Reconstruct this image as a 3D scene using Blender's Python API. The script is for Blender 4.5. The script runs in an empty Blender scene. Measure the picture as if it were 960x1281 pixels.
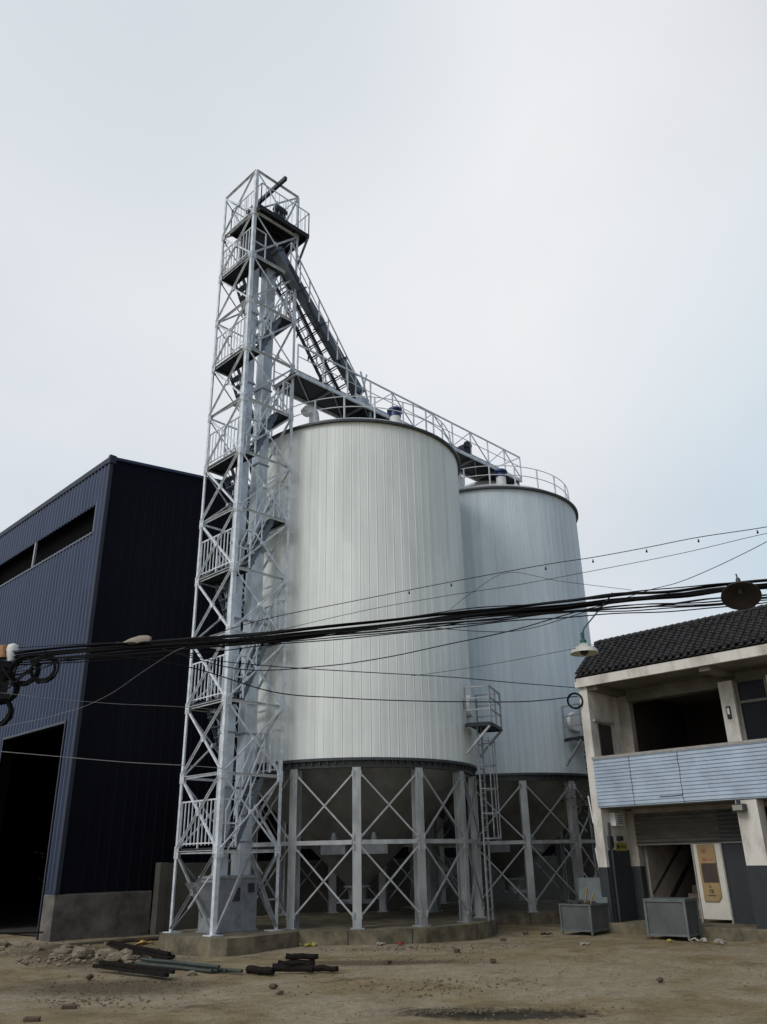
import bpy, math, random
from mathutils import Vector, Matrix, noise
from math import sin, cos, pi, radians
random.seed(7)
S = bpy.context.scene
COL = S.collection
# ------------------------------------------------------------------ camera
cd = bpy.data.cameras.new("camera"); cam = bpy.data.objects.new("camera", cd); COL.objects.link(cam)
cd.sensor_fit = 'HORIZONTAL'; cd.sensor_width = 36; cd.lens = 1015.5/960*36
cd.clip_start = 0.1; cd.clip_end = 5000
cam.matrix_world = Matrix.Translation((0, 0, 1.6)) @ Matrix.Rotation(radians(-45), 4, 'Z') @ Matrix.Rotation(pi/2+0.40423, 4, 'X') @ Matrix.Rotation(-0.01928, 4, 'Z')
S.camera = cam
# ------------------------------------------------------------------ sky
SUN_EL, SUN_AZ = radians(40), radians(272)      # azimuth clockwise from +Y
w = bpy.data.worlds.new("World"); S.world = w; w.use_nodes = True
nt = w.node_tree; N = nt.nodes; Lk = nt.links; N.clear()
out = N.new('ShaderNodeOutputWorld'); bg = N.new('ShaderNodeBackground'); Lk.new(bg.outputs[0], out.inputs[0])
sky = N.new('ShaderNodeTexSky'); sky.sky_type = 'NISHITA'; sky.sun_disc = False
sky.sun_elevation = SUN_EL; sky.sun_rotation = SUN_AZ; sky.air_density = 1.2; sky.dust_density = 2.0
tc = N.new('ShaderNodeTexCoord'); mp = N.new('ShaderNodeMapping'); mp.inputs['Scale'].default_value = (1, 1, 1.8)
mp.inputs['Location'].default_value = (0.35, 0.1, 0.2)
Lk.new(tc.outputs['Generated'], mp.inputs[0])
n1 = N.new('ShaderNodeTexNoise'); n1.inputs['Scale'].default_value = 1.7; n1.inputs['Detail'].default_value = 5; n1.inputs['Roughness'].default_value = .5
Lk.new(mp.outputs[0], n1.inputs[0])
cr = N.new('ShaderNodeValToRGB'); cr.color_ramp.elements[0].position = .38; cr.color_ramp.elements[0].color = (6.7, 7.2, 7.8, 1)
cr.color_ramp.elements[1].position = .58; cr.color_ramp.elements[1].color = (8.25, 8.4, 8.8, 1)
Lk.new(n1.outputs[0], cr.inputs[0])
n2 = N.new('ShaderNodeTexNoise'); n2.inputs['Scale'].default_value = 1.1; n2.inputs['Detail'].default_value = 4
Lk.new(mp.outputs[0], n2.inputs[0])
mr = N.new('ShaderNodeMapRange'); mr.inputs[1].default_value = .3; mr.inputs[2].default_value = .5; mr.inputs[3].default_value = .80; mr.inputs[4].default_value = 1.0
Lk.new(n2.outputs[0], mr.inputs[0])
mx = N.new('ShaderNodeMix'); mx.data_type = 'RGBA'
# unseen cloud gap added right of view, to tint and darken right-hand faces
dp = N.new('ShaderNodeVectorMath'); dp.operation = 'DOT_PRODUCT'; dp.inputs[1].default_value = Vector((.55, -.80, .30)).normalized()
nm = N.new('ShaderNodeVectorMath'); nm.operation = 'NORMALIZE'; Lk.new(tc.outputs['Generated'], nm.inputs[0]); Lk.new(nm.outputs[0], dp.inputs[0])
m3 = N.new('ShaderNodeMapRange'); m3.interpolation_type = 'SMOOTHSTEP'; m3.inputs[1].default_value = .2; m3.inputs[2].default_value = .85; m3.inputs[3].default_value = 1; m3.inputs[4].default_value = .12
Lk.new(dp.outputs['Value'], m3.inputs[0]); ml_ = N.new('ShaderNodeMath'); ml_.operation = 'MULTIPLY'; Lk.new(m3.outputs[0], ml_.inputs[0]); Lk.new(mr.outputs[0], ml_.inputs[1])
Lk.new(ml_.outputs[0], mx.inputs[0]); Lk.new(sky.outputs[0], mx.inputs[6]); Lk.new(cr.outputs[0], mx.inputs[7])
# clouds: a bright thin bank high ahead, a blue-grey break low on the right, greyer to the far left
def lobe(d, a, b):
    q = N.new('ShaderNodeVectorMath'); q.operation = 'DOT_PRODUCT'; q.inputs[1].default_value = Vector(d).normalized(); Lk.new(nm.outputs[0], q.inputs[0])
    ad = N.new('ShaderNodeMath'); ad.operation = 'MULTIPLY_ADD'; ad.inputs[1].default_value = .10; Lk.new(n1.outputs[0], ad.inputs[0]); Lk.new(q.outputs['Value'], ad.inputs[2])
    r = N.new('ShaderNodeMapRange'); r.interpolation_type = 'SMOOTHSTEP'; r.inputs[1].default_value = a+.05; r.inputs[2].default_value = b+.05; Lk.new(ad.outputs[0], r.inputs[0]); return r.outputs[0]
prev = mx.outputs[2]
for d, a, b, col, amt in (((.90, .16, .44), .93, .998, (5.3, 6.7, 7.7, 1), .85), ((.50, .82, .42), .86, 1.0, (7.0, 7.5, 8.1, 1), .6), ((.60, .48, .80), .80, .99, (8.75, 8.85, 9.0, 1), .7), ((.30,.60,.95), .93, 1.0, (6.3, 6.95, 7.5, 1), .8)):
    f_ = lobe(d, a, b); k_ = N.new('ShaderNodeMath'); k_.operation = 'MULTIPLY'; k_.inputs[1].default_value = amt; Lk.new(f_, k_.inputs[0])
    m_ = N.new('ShaderNodeMix'); m_.data_type = 'RGBA'; m_.inputs[7].default_value = col; Lk.new(k_.outputs[0], m_.inputs[0]); Lk.new(prev, m_.inputs[6]); prev = m_.outputs[2]
Lk.new(prev, bg.inputs[0]); bg.inputs[1].default_value = 0.1
# ------------------------------------------------------------------ sun
sd = bpy.data.lights.new("sun", 'SUN'); sd.energy = 1.2; sd.angle = radians(22); sd.color = (1, .97, .93)
so = bpy.data.objects.new("sun", sd); COL.objects.link(so)
sv = Vector((sin(SUN_AZ)*cos(SUN_EL), cos(SUN_AZ)*cos(SUN_EL), sin(SUN_EL)))
so.rotation_euler = sv.to_track_quat('Z', 'Y').to_euler(); so.location = (-20, 0, 40)
S.view_settings.view_transform = 'Standard'; S.view_settings.look = 'None'; S.view_settings.exposure = 0.0; S.view_settings.gamma = 1
S.view_settings.use_curve_mapping = False
S.cycles.max_bounces = 6

# ------------------------------------------------------------------ materials
def mat(name, col, rough=.6, metal=0, var=.15, scale=3, bump=0, bscale=40, col2=None, spec=.5, stretch=(1, 1, 1), cover=.5):
    m = bpy.data.materials.new(name); m.use_nodes = True; t = m.node_tree; n = t.nodes; l = t.links
    b = n['Principled BSDF']; b.inputs['Roughness'].default_value = rough; b.inputs['Metallic'].default_value = metal
    b.inputs['Specular IOR Level'].default_value = spec
    g = n.new('ShaderNodeNewGeometry'); mpp = n.new('ShaderNodeMapping'); mpp.inputs['Scale'].default_value = stretch
    l.new(g.outputs['Position'], mpp.inputs[0])
    nz = n.new('ShaderNodeTexNoise'); nz.inputs['Scale'].default_value = scale; nz.inputs['Detail'].default_value = 8; nz.inputs['Roughness'].default_value = .65
    l.new(mpp.outputs[0], nz.inputs[0])
    r = n.new('ShaderNodeValToRGB')
    c2 = col2 or tuple(c*(1-var) for c in col)
    r.color_ramp.elements[0].position = max(0, cover-.15); r.color_ramp.elements[0].color = (*c2, 1)
    r.color_ramp.elements[1].position = min(1, cover+.15); r.color_ramp.elements[1].color = (*[c*(1+var*.5) for c in col], 1)
    l.new(nz.outputs[0], r.inputs[0]); l.new(r.outputs[0], b.inputs['Base Color'])
    mr_ = n.new('ShaderNodeMapRange'); mr_.inputs[3].default_value = max(0, rough-.1); mr_.inputs[4].default_value = min(1, rough+.12)
    l.new(nz.outputs[0], mr_.inputs[0]); l.new(mr_.outputs[0], b.inputs['Roughness'])
    if bump:
        nb = n.new('ShaderNodeTexNoise'); nb.inputs['Scale'].default_value = bscale; nb.inputs['Detail'].default_value = 5
        l.new(g.outputs['Position'], nb.inputs[0])
        bp = n.new('ShaderNodeBump'); bp.inputs['Strength'].default_value = bump; bp.inputs['Distance'].default_value = .02
        l.new(nb.outputs[0], bp.inputs['Height']); l.new(bp.outputs[0], b.inputs['Normal'])
    m['_b'] = 1
    return m

M = {}
M['galv'] = mat('galvanised steel', (.72, .77, .81), .38, .25, .28, 6)
M['galvold'] = mat('weathered galvanised steel', (.33, .35, .37), .5, .45, .3, 5)
M['tube'] = mat('galvanised duct sheet', (.68, .75, .81), .34, .35, .28, 3.5, stretch=(1, 1, .5))
M['deck'] = mat('dark deck plate', (.022, .026, .032), .6, .3, .3, 4)
M['darksteel'] = mat('dark painted steel', (.05, .055, .065), .5, .4, .3, 5)
M['darkgalv'] = mat('dark dull sheet', (.16, .19, .22), .5, .5, .3, 3)
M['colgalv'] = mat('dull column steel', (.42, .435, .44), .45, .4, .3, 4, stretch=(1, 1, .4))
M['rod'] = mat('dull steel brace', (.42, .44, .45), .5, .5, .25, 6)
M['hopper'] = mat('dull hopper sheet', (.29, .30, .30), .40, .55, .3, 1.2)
M['roofsheet'] = mat('silo roof sheet', (.55, .56, .54), .45, .2, .2, 2)
M['rim'] = mat('dark eave trim', (.06, .065, .07), .5, .3, .2, 4)
M['blue'] = mat('blue painted metal', (.008, .022, .12), .35, 0, .2, 5)
M['white'] = mat('white painted metal', (.72, .74, .74), .45, 0, .12, 6)
M['concrete'] = mat('stained concrete', (.175, .15, .10), .9, 0, .4, 2.6, .5, 30, col2=(.07, .060, .038))
M['concrete_wall'] = mat('grey cement render', (.15, .135, .12), .9, 0, .3, 2.2, .45, 25, col2=(.062, .057, .053))
M['slabwall'] = mat('boundary concrete', (.10, .098, .085), .9, 0, .3, 1.2, .3, 20)
M['dark_int'] = mat('dark interior', (.03, .028, .026), .9, 0, .3, 2)
M['plaster'] = mat('aged white plaster', (.64, .62, .57), .85, 0, .12, 2.2, .15, 30, col2=(.30, .27, .225), cover=.40, stretch=(1, 1, .45))
M['cream'] = mat('dirty cream wall', (.36, .33, .285), .85, 0, .2, 1.5, .15, 30, col2=(.20, .18, .15), cover=.42)
M['soffit'] = mat('old concrete soffit', (.19, .18, .155), .9, 0, .35, 1.6, .1, 20)
M['brownroom'] = mat('brown room wall', (.035, .026, .023), .9, 0, .25, 1.5)
M['greypaint'] = mat('dark slate paint', (.030, .036, .041), .75, 0, .2, 4, .1, 30)
M['tile'] = mat('dark clay roof tile', (.040, .038, .040), .85, 0, .4, 7, .5, 30, col2=(.016, .015, .016))
M['balcony'] = mat('pale blue ribbed sheet', (.46, .55, .65), .4, .1, .12, 2.0, col2=(.36, .44, .53))
M['coping'] = mat('coping', (.34, .33, .31), .8, 0, .2, 5)
M['shutter'] = mat('roller shutter', (.20, .19, .17), .5, .4, .25, 2, stretch=(1, 1, 3))
M['wood'] = mat('light wood', (.50, .33, .10), .7, 0, .2, 8)
M['oldwood'] = mat('dark wet timber', (.016, .013, .012), .9, 0, .4, 9, .5, 40, spec=.1)
M['greensteel'] = mat('greenish steel tube', (.05, .065, .055), .6, .3, .3, 9)
M['rubber'] = mat('black cable sheath', (.006, .006, .008), .6, 0, .2, 5, spec=.15)
M['wirewhite'] = mat('pale wire', (.25, .25, .25), .6, 0, .2, 5)
M['bin'] = mat('bin sheet', (.11, .12, .12), .6, .3, .2, 3, col2=(.085, .092, .09))
M['binlid'] = mat('bin lid', (.16, .185, .19), .5, .4, .25, 4)
M['enamel'] = mat('dirty white enamel', (.50, .50, .44), .4, 0, .3, 6)
M['darkenamel'] = mat('rust dark enamel', (.026, .021, .021), .7, 0, .4, 9)
M['green'] = mat('green paint', (.02, .10, .08), .5, 0, .2, 5)
M['lampbody'] = mat('dusty lamp shell', (.27, .225, .185), .7, 0, .15, 6)
M['cardboard'] = mat('tan board', (.34, .235, .11), .8, 0, .15, 5)
M['cardboard_dark'] = mat('dark printed board', (.06, .045, .035), .7, 0, .3, 3)
M['pink'] = mat('faded red print', (.30, .12, .08), .8, 0, .1, 5)
M['ink'] = mat('black print', (.02, .02, .02), .7)
M['doorwhite'] = mat('white door paint', (.62, .60, .53), .6, 0, .1, 3)
M['yellow'] = mat('yellow sign', (.36, .31, .06), .6, 0, .2, 20)
M['stone'] = mat('dusty stone', (.21, .175, .12), .95, 0, .4, 12, .6, 30)
M['soil'] = mat('dark soil', (.15, .115, .07), .95, 0, .4, 14, .5, 40)
M['brick'] = mat('dusty brick', (.095, .062, .042), .95, 0, .4, 14, .5, 40)
M['rag'] = mat('white plastic scrap', (.38, .36, .31), .6, 0, .2, 10)
M['redrag'] = mat('red cloth scrap', (.35, .04, .03), .8, 0, .3, 10)
M['orange'] = mat('orange label', (.35, .17, .06), .5, 0, .4, 12)
M['trash'] = mat('dark trash', (.03, .03, .03), .7, 0, .4, 20)
M['leaf'] = mat('dark leaf', (.035, .055, .02), .5, 0, .4, 6)
M['leafyellow'] = mat('yellow leaf', (.45, .25, .03), .6, 0, .3, 6)
M['bark'] = mat('bark', (.05, .04, .03), .9)
M['glass'] = mat('dark window glass', (.008, .009, .012), .25, 0, .1, 2, spec=.12)
M['void'] = mat('black interior shade', (.004, .004, .005), .9, 0, .1, 2, spec=.05)  # darkness of the interior put into a near-black colour
M['motor'] = mat('motor paint', (.03, .035, .05), .5, .2)
M['stair'] = mat('stair concrete', (.34, .26, .20), .9, 0, .3, 3, .1)

def cladding(name, col, col2, rough, pitch, spec=.5, tint=.1, axis=0):
    """coated sheet with slight tint from panel to panel"""
    m = mat(name, col, rough, .25, .15, 1.2, col2=col2, spec=spec, stretch=(1, 1, .35))
    t = m.node_tree; n = t.nodes; l = t.links; b = n['Principled BSDF']
    if axis == 'R':
        tcx = n.new('ShaderNodeTexCoord'); sp = n.new('ShaderNodeSeparateXYZ'); l.new(tcx.outputs['Object'], sp.inputs[0])
        at = n.new('ShaderNodeMath'); at.operation = 'ARCTAN2'; l.new(sp.outputs[1], at.inputs[0]); l.new(sp.outputs[0], at.inputs[1]); src = at.outputs[0]
        zs = sp.outputs[2]
    else:
        g = n.new('ShaderNodeNewGeometry'); sp = n.new('ShaderNodeSeparateXYZ'); l.new(g.outputs['Position'], sp.inputs[0])
        ad = n.new('ShaderNodeMath'); ad.operation = 'ADD'; l.new(sp.outputs[0], ad.inputs[0]); l.new(sp.outputs[1], ad.inputs[1]); src = ad.outputs[0]
        zs = sp.outputs[2]
    dv = n.new('ShaderNodeMath'); dv.operation = 'DIVIDE'; dv.inputs[1].default_value = pitch; l.new(src, dv.inputs[0])
    fl = n.new('ShaderNodeMath'); fl.operation = 'FLOOR'; l.new(dv.outputs[0], fl.inputs[0])
    zf = n.new('ShaderNodeMath'); zf.operation = 'DIVIDE'; zf.inputs[1].default_value = 4.3; l.new(zs, zf.inputs[0])
    zfl = n.new('ShaderNodeMath'); zfl.operation = 'FLOOR'; l.new(zf.outputs[0], zfl.inputs[0])
    cb = n.new('ShaderNodeCombineXYZ'); l.new(fl.outputs[0], cb.inputs[0]); l.new(zfl.outputs[0], cb.inputs[1])
    wn = n.new('ShaderNodeTexWhiteNoise'); wn.noise_dimensions = '3D'; l.new(cb.outputs[0], wn.inputs[0])
    mr2 = n.new('ShaderNodeMapRange'); mr2.inputs[3].default_value = 1-tint; mr2.inputs[4].default_value = 1+tint*.5; l.new(wn.outputs[0], mr2.inputs[0])
    src_c = b.inputs['Base Color'].links[0].from_socket; b.inputs['Metallic'].default_value = .0 if axis == 'R' else (.3 if spec > .3 else .05)
    if axis == 'R':
        ms = n.new('ShaderNodeMapping'); ms.inputs['Scale'].default_value = (9, 9, .22); l.new(tcx.outputs['Object'], ms.inputs[0])
        ns = n.new('ShaderNodeTexNoise'); ns.inputs['Scale'].default_value = 1.0; ns.inputs['Detail'].default_value = 4; l.new(ms.outputs[0], ns.inputs[0])
        rs_ = n.new('ShaderNodeMapRange'); rs_.inputs[1].default_value = .35; rs_.inputs[2].default_value = .62; rs_.inputs[3].default_value = .91; rs_.inputs[4].default_value = 1.02; l.new(ns.outputs[0], rs_.inputs[0])
        pr_ = n.new('ShaderNodeMath'); pr_.operation = 'MULTIPLY'; l.new(rs_.outputs[0], pr_.inputs[0]); l.new(mr2.outputs[0], pr_.inputs[1]); mr2 = pr_
    mm = n.new('ShaderNodeVectorMath'); mm.operation = 'SCALE'; l.new(src_c, mm.inputs[0]); l.new(mr2.outputs[0], mm.inputs['Scale'])
    l.new(mm.outputs[0], b.inputs['Base Color'])
    return m
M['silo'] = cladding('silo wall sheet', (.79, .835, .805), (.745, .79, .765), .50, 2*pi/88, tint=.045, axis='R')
M['silo_skytint'] = cladding('sky-tinted silo wall sheet', (.64, .735, .785), (.59, .685, .74), .45, 2*pi/88, tint=.05, axis='R')  # same wall sheet, with the sky's blue reflection put into its colour
M['navy'] = cladding('navy ribbed sheet', (.036, .056, .108), (.029, .046, .093), .42, .84, tint=.10)
M['navyshaded'] = cladding('shade-darkened navy seam sheet', (.005, .0055, .012), (.004, .0045, .010), .6, .90, tint=.2, spec=.12)  # side wall navy, darkened so that its shade sits in the colour

# ------------------------------------------------------------------ mesh builder
class MB:
    def __init__(s): s.v = []; s.f = []
    def add(s, vs, fs):
        o = len(s.v); s.v += [Vector(v) for v in vs]; s.f += [tuple(i+o for i in f) for f in fs]; return s
    def box(s, a, b):
        x0, y0, z0 = a; x1, y1, z1 = b
        x0, x1 = sorted((x0, x1)); y0, y1 = sorted((y0, y1)); z0, z1 = sorted((z0, z1))
        return s.add([(x0, y0, z0), (x1, y0, z0), (x1, y1, z0), (x0, y1, z0), (x0, y0, z1), (x1, y0, z1), (x1, y1, z1), (x0, y1, z1)],
                     [(0, 3, 2, 1), (4, 5, 6, 7), (0, 1, 5, 4), (1, 2, 6, 5), (2, 3, 7, 6), (3, 0, 4, 7)])
    def obox(s, c, sx, sy, sz, rz=0, rx=0, ry=0):
        R = Matrix.Rotation(rz, 3, 'Z') @ Matrix.Rotation(ry, 3, 'Y') @ Matrix.Rotation(rx, 3, 'X'); c = Vector(c)
        vs = [c+R @ Vector((i*sx/2, j*sy/2, k*sz/2)) for k in (-1, 1) for (i, j) in ((-1, -1), (1, -1), (1, 1), (-1, 1))]
        return s.add(vs, [(0, 3, 2, 1), (4, 5, 6, 7), (0, 1, 5, 4), (1, 2, 6, 5), (2, 3, 7, 6), (3, 0, 4, 7)])
    def bar(s, p, q, w, h=None, up=(0, 0, 1)):
        p = Vector(p); q = Vector(q); h = h or w; d = (q-p).normalized(); u = Vector(up)
        if abs(d.dot(u)) > .98: u = Vector((1, 0, 0))
        r = d.cross(u).normalized()*w/2; t = r.cross(d).normalized()*h/2
        vs = [p-r-t, p+r-t, p+r+t, p-r+t, q-r-t, q+r-t, q+r+t, q-r+t]
        return s.add(vs, [(0, 1, 2, 3), (7, 6, 5, 4), (0, 4, 5, 1), (1, 5, 6, 2), (2, 6, 7, 3), (3, 7, 4, 0)])
    def angle(s, p, q, w, t=.012, up=(0, 0, 1), flip=1):
        p = Vector(p); q = Vector(q); d = (q-p).normalized(); u = Vector(up)
        if abs(d.dot(u)) > .98: u = Vector((1, 0, 0))
        r = d.cross(u).normalized(); k = r.cross(d).normalized()
        s.bar(p+k*(w/2-t/2)*flip, q+k*(w/2-t/2)*flip, w, t, up); s.bar(p-r*(w/2-t/2)-k*t*.5*flip, q-r*(w/2-t/2)-k*t*.5*flip, t, w-t*1.2, up); return s
    def tube(s, pts, r, n=8, caps=True, radii=None):
        pts = [Vector(p) for p in pts]; o = len(s.v); k = len(pts); prev = None
        for i, p in enumerate(pts):
            d = (pts[min(i+1, k-1)]-pts[max(i-1, 0)]).normalized()
            u = prev if prev is not None else (Vector((0, 0, 1)) if abs(d.z) < .9 else Vector((1, 0, 0)))
            a = (u-d*u.dot(d)).normalized(); b = d.cross(a); prev = a; rr = radii[i] if radii else r
            for j in range(n):
                an = 2*pi*j/n; s.v.append(p+a*cos(an)*rr+b*sin(an)*rr)
        for i in range(k-1):
            for j in range(n):
                s.f.append((o+i*n+j, o+i*n+(j+1) % n, o+(i+1)*n+(j+1) % n, o+(i+1)*n+j))
        if caps: s.f.append(tuple(o+j for j in range(n))[::-1]); s.f.append(tuple(o+(k-1)*n+j for j in range(n)))
        return s
    def ring(s, c, R, r, axis='Z', n=48, m=6, a0=0, a1=2*pi, wob=0):
        c = Vector(c); pts = []
        full = abs(a1-a0-2*pi) < 1e-6
        for i in range(n+1):
            a = a0+(a1-a0)*i/n; rr = R*(1+wob*random.uniform(-1, 1)) if wob and i % n else R
            x, y = cos(a)*rr, sin(a)*rr
            pts.append(c+(Vector((x, y, 0)) if axis == 'Z' else Vector((x, 0, y)) if axis == 'Y' else Vector((0, x, y)) if axis == 'X' else Matrix.Rotation(axis, 3, 'Z') @ Vector((x, 0, y))))
        return s.tube(pts, r, m, caps=not full)
    def lathe(s, c, prof, n=48, cap0=False, cap1=False, f=None, axis=None):
        c = Vector(c); o = len(s.v); k = len(prof)
        for (r, z) in prof:
            for j in range(n):
                a = 2*pi*j/n; rr = r*(f(j, n) if f else 1); v = Vector((rr*cos(a), rr*sin(a), z))
                if axis is not None: v = axis @ v
                s.v.append(c+v)
        for i in range(k-1):
            for j in range(n): s.f.append((o+i*n+j, o+i*n+(j+1) % n, o+(i+1)*n+(j+1) % n, o+(i+1)*n+j))
        if cap0: s.f.append(tuple(o+j for j in range(n))[::-1])
        if cap1: s.f.append(tuple(o+(k-1)*n+j for j in range(n)))
        return s
    def prism(s, poly, z0, z1):
        n = len(poly)
        return s.add([(x, y, z0) for x, y in poly]+[(x, y, z1) for x, y in poly],
                     [tuple(range(n))[::-1], tuple(range(n, 2*n))]+[(i, (i+1) % n, n+(i+1) % n, n+i) for i in range(n)])
    def build(s, name, m, parent=None, loc=(0, 0, 0), smooth=False, bevel=0):
        me = bpy.data.meshes.new(name); L0 = Vector(loc) if parent is None else Vector(parent.get('_w', (0, 0, 0)))
        me.from_pydata([v-L0 for v in s.v], [], s.f); me.materials.append(m if not isinstance(m, str) else M[m]); me.update()
        o = bpy.data.objects.new(name, me); COL.objects.link(o)
        if parent is None: o.location = L0
        else: o.parent = parent
        o['_w'] = tuple(L0)
        if smooth:
            for p in me.polygons: p.use_smooth = True
            try: me.set_sharp_from_angle(angle=radians(35))
            except Exception: pass
        if bevel:
            bm = o.modifiers.new('b', 'BEVEL'); bm.width = bevel; bm.segments = 2; bm.limit_method = 'ANGLE'
        return o

def tag(o, label, cat, group=None):
    o['label'] = label; o['category'] = cat
    if group: o['group'] = group
    return o
def thing(name, label, cat, loc=(0, 0, 0), group=None):
    o = bpy.data.objects.new(name, None); COL.objects.link(o); o.location = loc; o['_w'] = tuple(loc); o.empty_display_size = .2
    return tag(o, label, cat, group)
def struct(o): o['kind'] = 'structure'; return o

# ------------------------------------------------------------------ ground
def ground():
    xs = []
    x = -6.0
    while x < 27: xs.append(x); x += .13
    ext = [27, 29, 32, 38, 48, 65, 100, 180, 400, 900]
    neg = [-900, -400, -180, -100, -60, -35, -20, -12, -8]
    ax = neg+xs+ext
    v = []; f = []; n = len(ax)
    for X in ax:
        for Y in ax:
            z = 0
            if -6 <= X <= 27 and -6 <= Y <= 27:
                z = .05*(noise.noise((X*.35, Y*.35, 1)))+.018*noise.noise((X*1.3, Y*1.3, 4))+.008*noise.noise((X*4, Y*4, 7))-.02
                # rubble strewn patch by the warehouse
                d = math.hypot((X-8.2)/2.0, (Y-17.8)/2.6)
                if d < 1: z += (1-d)*.10*(noise.noise((X*2.2, Y*2.2, 9))+.5)
            else: z = -.02
            if X > 17.6 and Y < 12: z = min(z, -.01)
            v.append((X, Y, z))
    for i in range(n-1):
        for j in range(n-1): f.append((i*n+j, (i+1)*n+j, (i+1)*n+j+1, i*n+j+1))
    m = bpy.data.materials.new('dirt yard'); m.use_nodes = True; t = m.node_tree; nn = t.nodes; l = t.links; b = nn['Principled BSDF']
    b.inputs['Roughness'].default_value = .92; b.inputs['Specular IOR Level'].default_value = .25
    g = nn.new('ShaderNodeNewGeometry')
    def nz(scale, det=8, rough=.6, st=(1, 1, 1), loc=(0, 0, 0)):
        mm = nn.new('ShaderNodeMapping'); mm.inputs['Scale'].default_value = st; mm.inputs['Location'].default_value = loc
        l.new(g.outputs['Position'], mm.inputs[0]); q = nn.new('ShaderNodeTexNoise'); q.inputs['Scale'].default_value = scale
        q.inputs['Detail'].default_value = det; q.inputs['Roughness'].default_value = rough; l.new(mm.outputs[0], q.inputs[0]); return q.outputs[0]
    def ramp(src, a, ca, bb, cb_):
        r = nn.new('ShaderNodeValToRGB'); r.color_ramp.elements[0].position = a; r.color_ramp.elements[0].color = (*ca, 1)
        r.color_ramp.elements[1].position = bb; r.color_ramp.elements[1].color = (*cb_, 1); l.new(src, r.inputs[0]); return r.outputs[0]
    def mix(fac, a, bb):
        q = nn.new('ShaderNodeMix'); q.data_type = 'RGBA'; l.new(fac, q.inputs[0]); l.new(a, q.inputs[6]); l.new(bb, q.inputs[7]); return q.outputs[2]
    dirt = ramp(nz(1.6), .35, (.225, .168, .086), .65, (.385, .300, .172))
    pale = ramp(nz(3.5), .3, (.33, .275, .185), .7, (.48, .41, .29))
    patch = ramp(nz(.35, 6, .62, loc=(3, 1, 0)), .47, (0, 0, 0), .60, (1, 1, 1))
    c = mix(patch, dirt, pale)
    track = ramp(nz(1.1, 6, .6, loc=(2, 7, 0)), .5, (0, 0, 0), .62, (.8, .8, .8)); c = mix(track, c, pale)
    def blobmask(X, Y, sx, sy, rot, a, b, nsc=2.0, namp=1.2):
        q = nn.new('ShaderNodeMapping'); q.vector_type = 'TEXTURE'; q.inputs['Location'].default_value = (X, Y, 0); q.inputs['Rotation'].default_value = (0, 0, radians(rot)); q.inputs['Scale'].default_value = (sx, sy, 1)
        l.new(g.outputs['Position'], q.inputs[0]); u = nn.new('ShaderNodeVectorMath'); u.operation = 'MULTIPLY'; u.inputs[1].default_value = (1, 1, 0); l.new(q.outputs[0], u.inputs[0])
        le = nn.new('ShaderNodeVectorMath'); le.operation = 'LENGTH'; l.new(u.outputs[0], le.inputs[0])
        ma = nn.new('ShaderNodeMath'); ma.operation = 'MULTIPLY_ADD'; ma.inputs[1].default_value = namp; l.new(nz(nsc, 9, .75), ma.inputs[0]); l.new(le.outputs['Value'], ma.inputs[2])
        o_ = nn.new('ShaderNodeMapRange'); o_.inputs[1].default_value = a; o_.inputs[2].default_value = b; o_.inputs[3].default_value = .85; o_.inputs[4].default_value = 0; l.new(ma.outputs[0], o_.inputs[0]); return o_.outputs[0]
    c = mix(blobmask(11.6, 8.6, 3.2, 1.9, -50, 1.0, 1.6), c, pale)
    c = mix(blobmask(7.4, 12.9, 1.1, .45, -70, 1.0, 1.6, 3), c, pale)
    c = mix(blobmask(12.0, 12.6, 2.0, .5, -45, 1.0, 1.6, 3), c, pale)
    dk = nn.new('ShaderNodeRGB'); dk.outputs[0].default_value = (.115, .087, .05, 1)
    c = mix(blobmask(10.9, 11.2, 1.9, .55, -45, 1.1, 1.7, 5), c, dk.outputs[0])
    c = mix(blobmask(6.6, 12.4, 1.6, .9, -45, 1.1, 1.8, 4), c, dk.outputs[0])
    c = mix(blobmask(8.4, 16.5, 1.2, 3.2, 0, 1.1, 1.8, 3), c, dk.outputs[0])
    wet = ramp(nz(.75, 9, .75, loc=(9, 4, 0)), .57, (0, 0, 0), .66, (.8, .8, .8))
    darkc = nn.new('ShaderNodeRGB'); darkc.outputs[0].default_value = (.12, .092, .054, 1)
    c = mix(wet, c, darkc.outputs[0])
    fine = ramp(nz(13, 8, .8), .50, (0, 0, 0), .66, (.75, .75, .75))
    c = mix(fine, c, darkc.outputs[0])
    spk = ramp(nz(48, 3, .6, loc=(5, 5, 5)), .66, (0, 0, 0), .74, (.7, .7, .7))
    lt = nn.new('ShaderNodeRGB'); lt.outputs[0].default_value = (.40, .36, .27, 1)
    c = mix(spk, c, lt.outputs[0])
    # oily stain with a ragged edge
    sp = nn.new('ShaderNodeMapping'); sp.vector_type = 'TEXTURE'; sp.inputs['Location'].default_value = (8.4, 6.75, 0); sp.inputs['Rotation'].default_value = (0, 0, radians(-56)); sp.inputs['Scale'].default_value = (1.25, .42, 1)
    l.new(g.outputs['Position'], sp.inputs[0]); ln = nn.new('ShaderNodeVectorMath'); ln.operation = 'LENGTH'
    ml = nn.new('ShaderNodeVectorMath'); ml.operation = 'MULTIPLY'; ml.inputs[1].default_value = (1, 1, 0); l.new(sp.outputs[0], ml.inputs[0]); l.new(ml.outputs[0], ln.inputs[0])
    sb = nn.new('ShaderNodeMath'); sb.operation = 'MULTIPLY_ADD'; sb.inputs[1].default_value = 2.4; l.new(nz(7, 10, .8), sb.inputs[0]); l.new(ln.outputs['Value'], sb.inputs[2])
    st = ramp(sb.outputs[0], 0, (0, 0, 0), 1, (1, 1, 1)); stn = st.node.color_ramp
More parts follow.
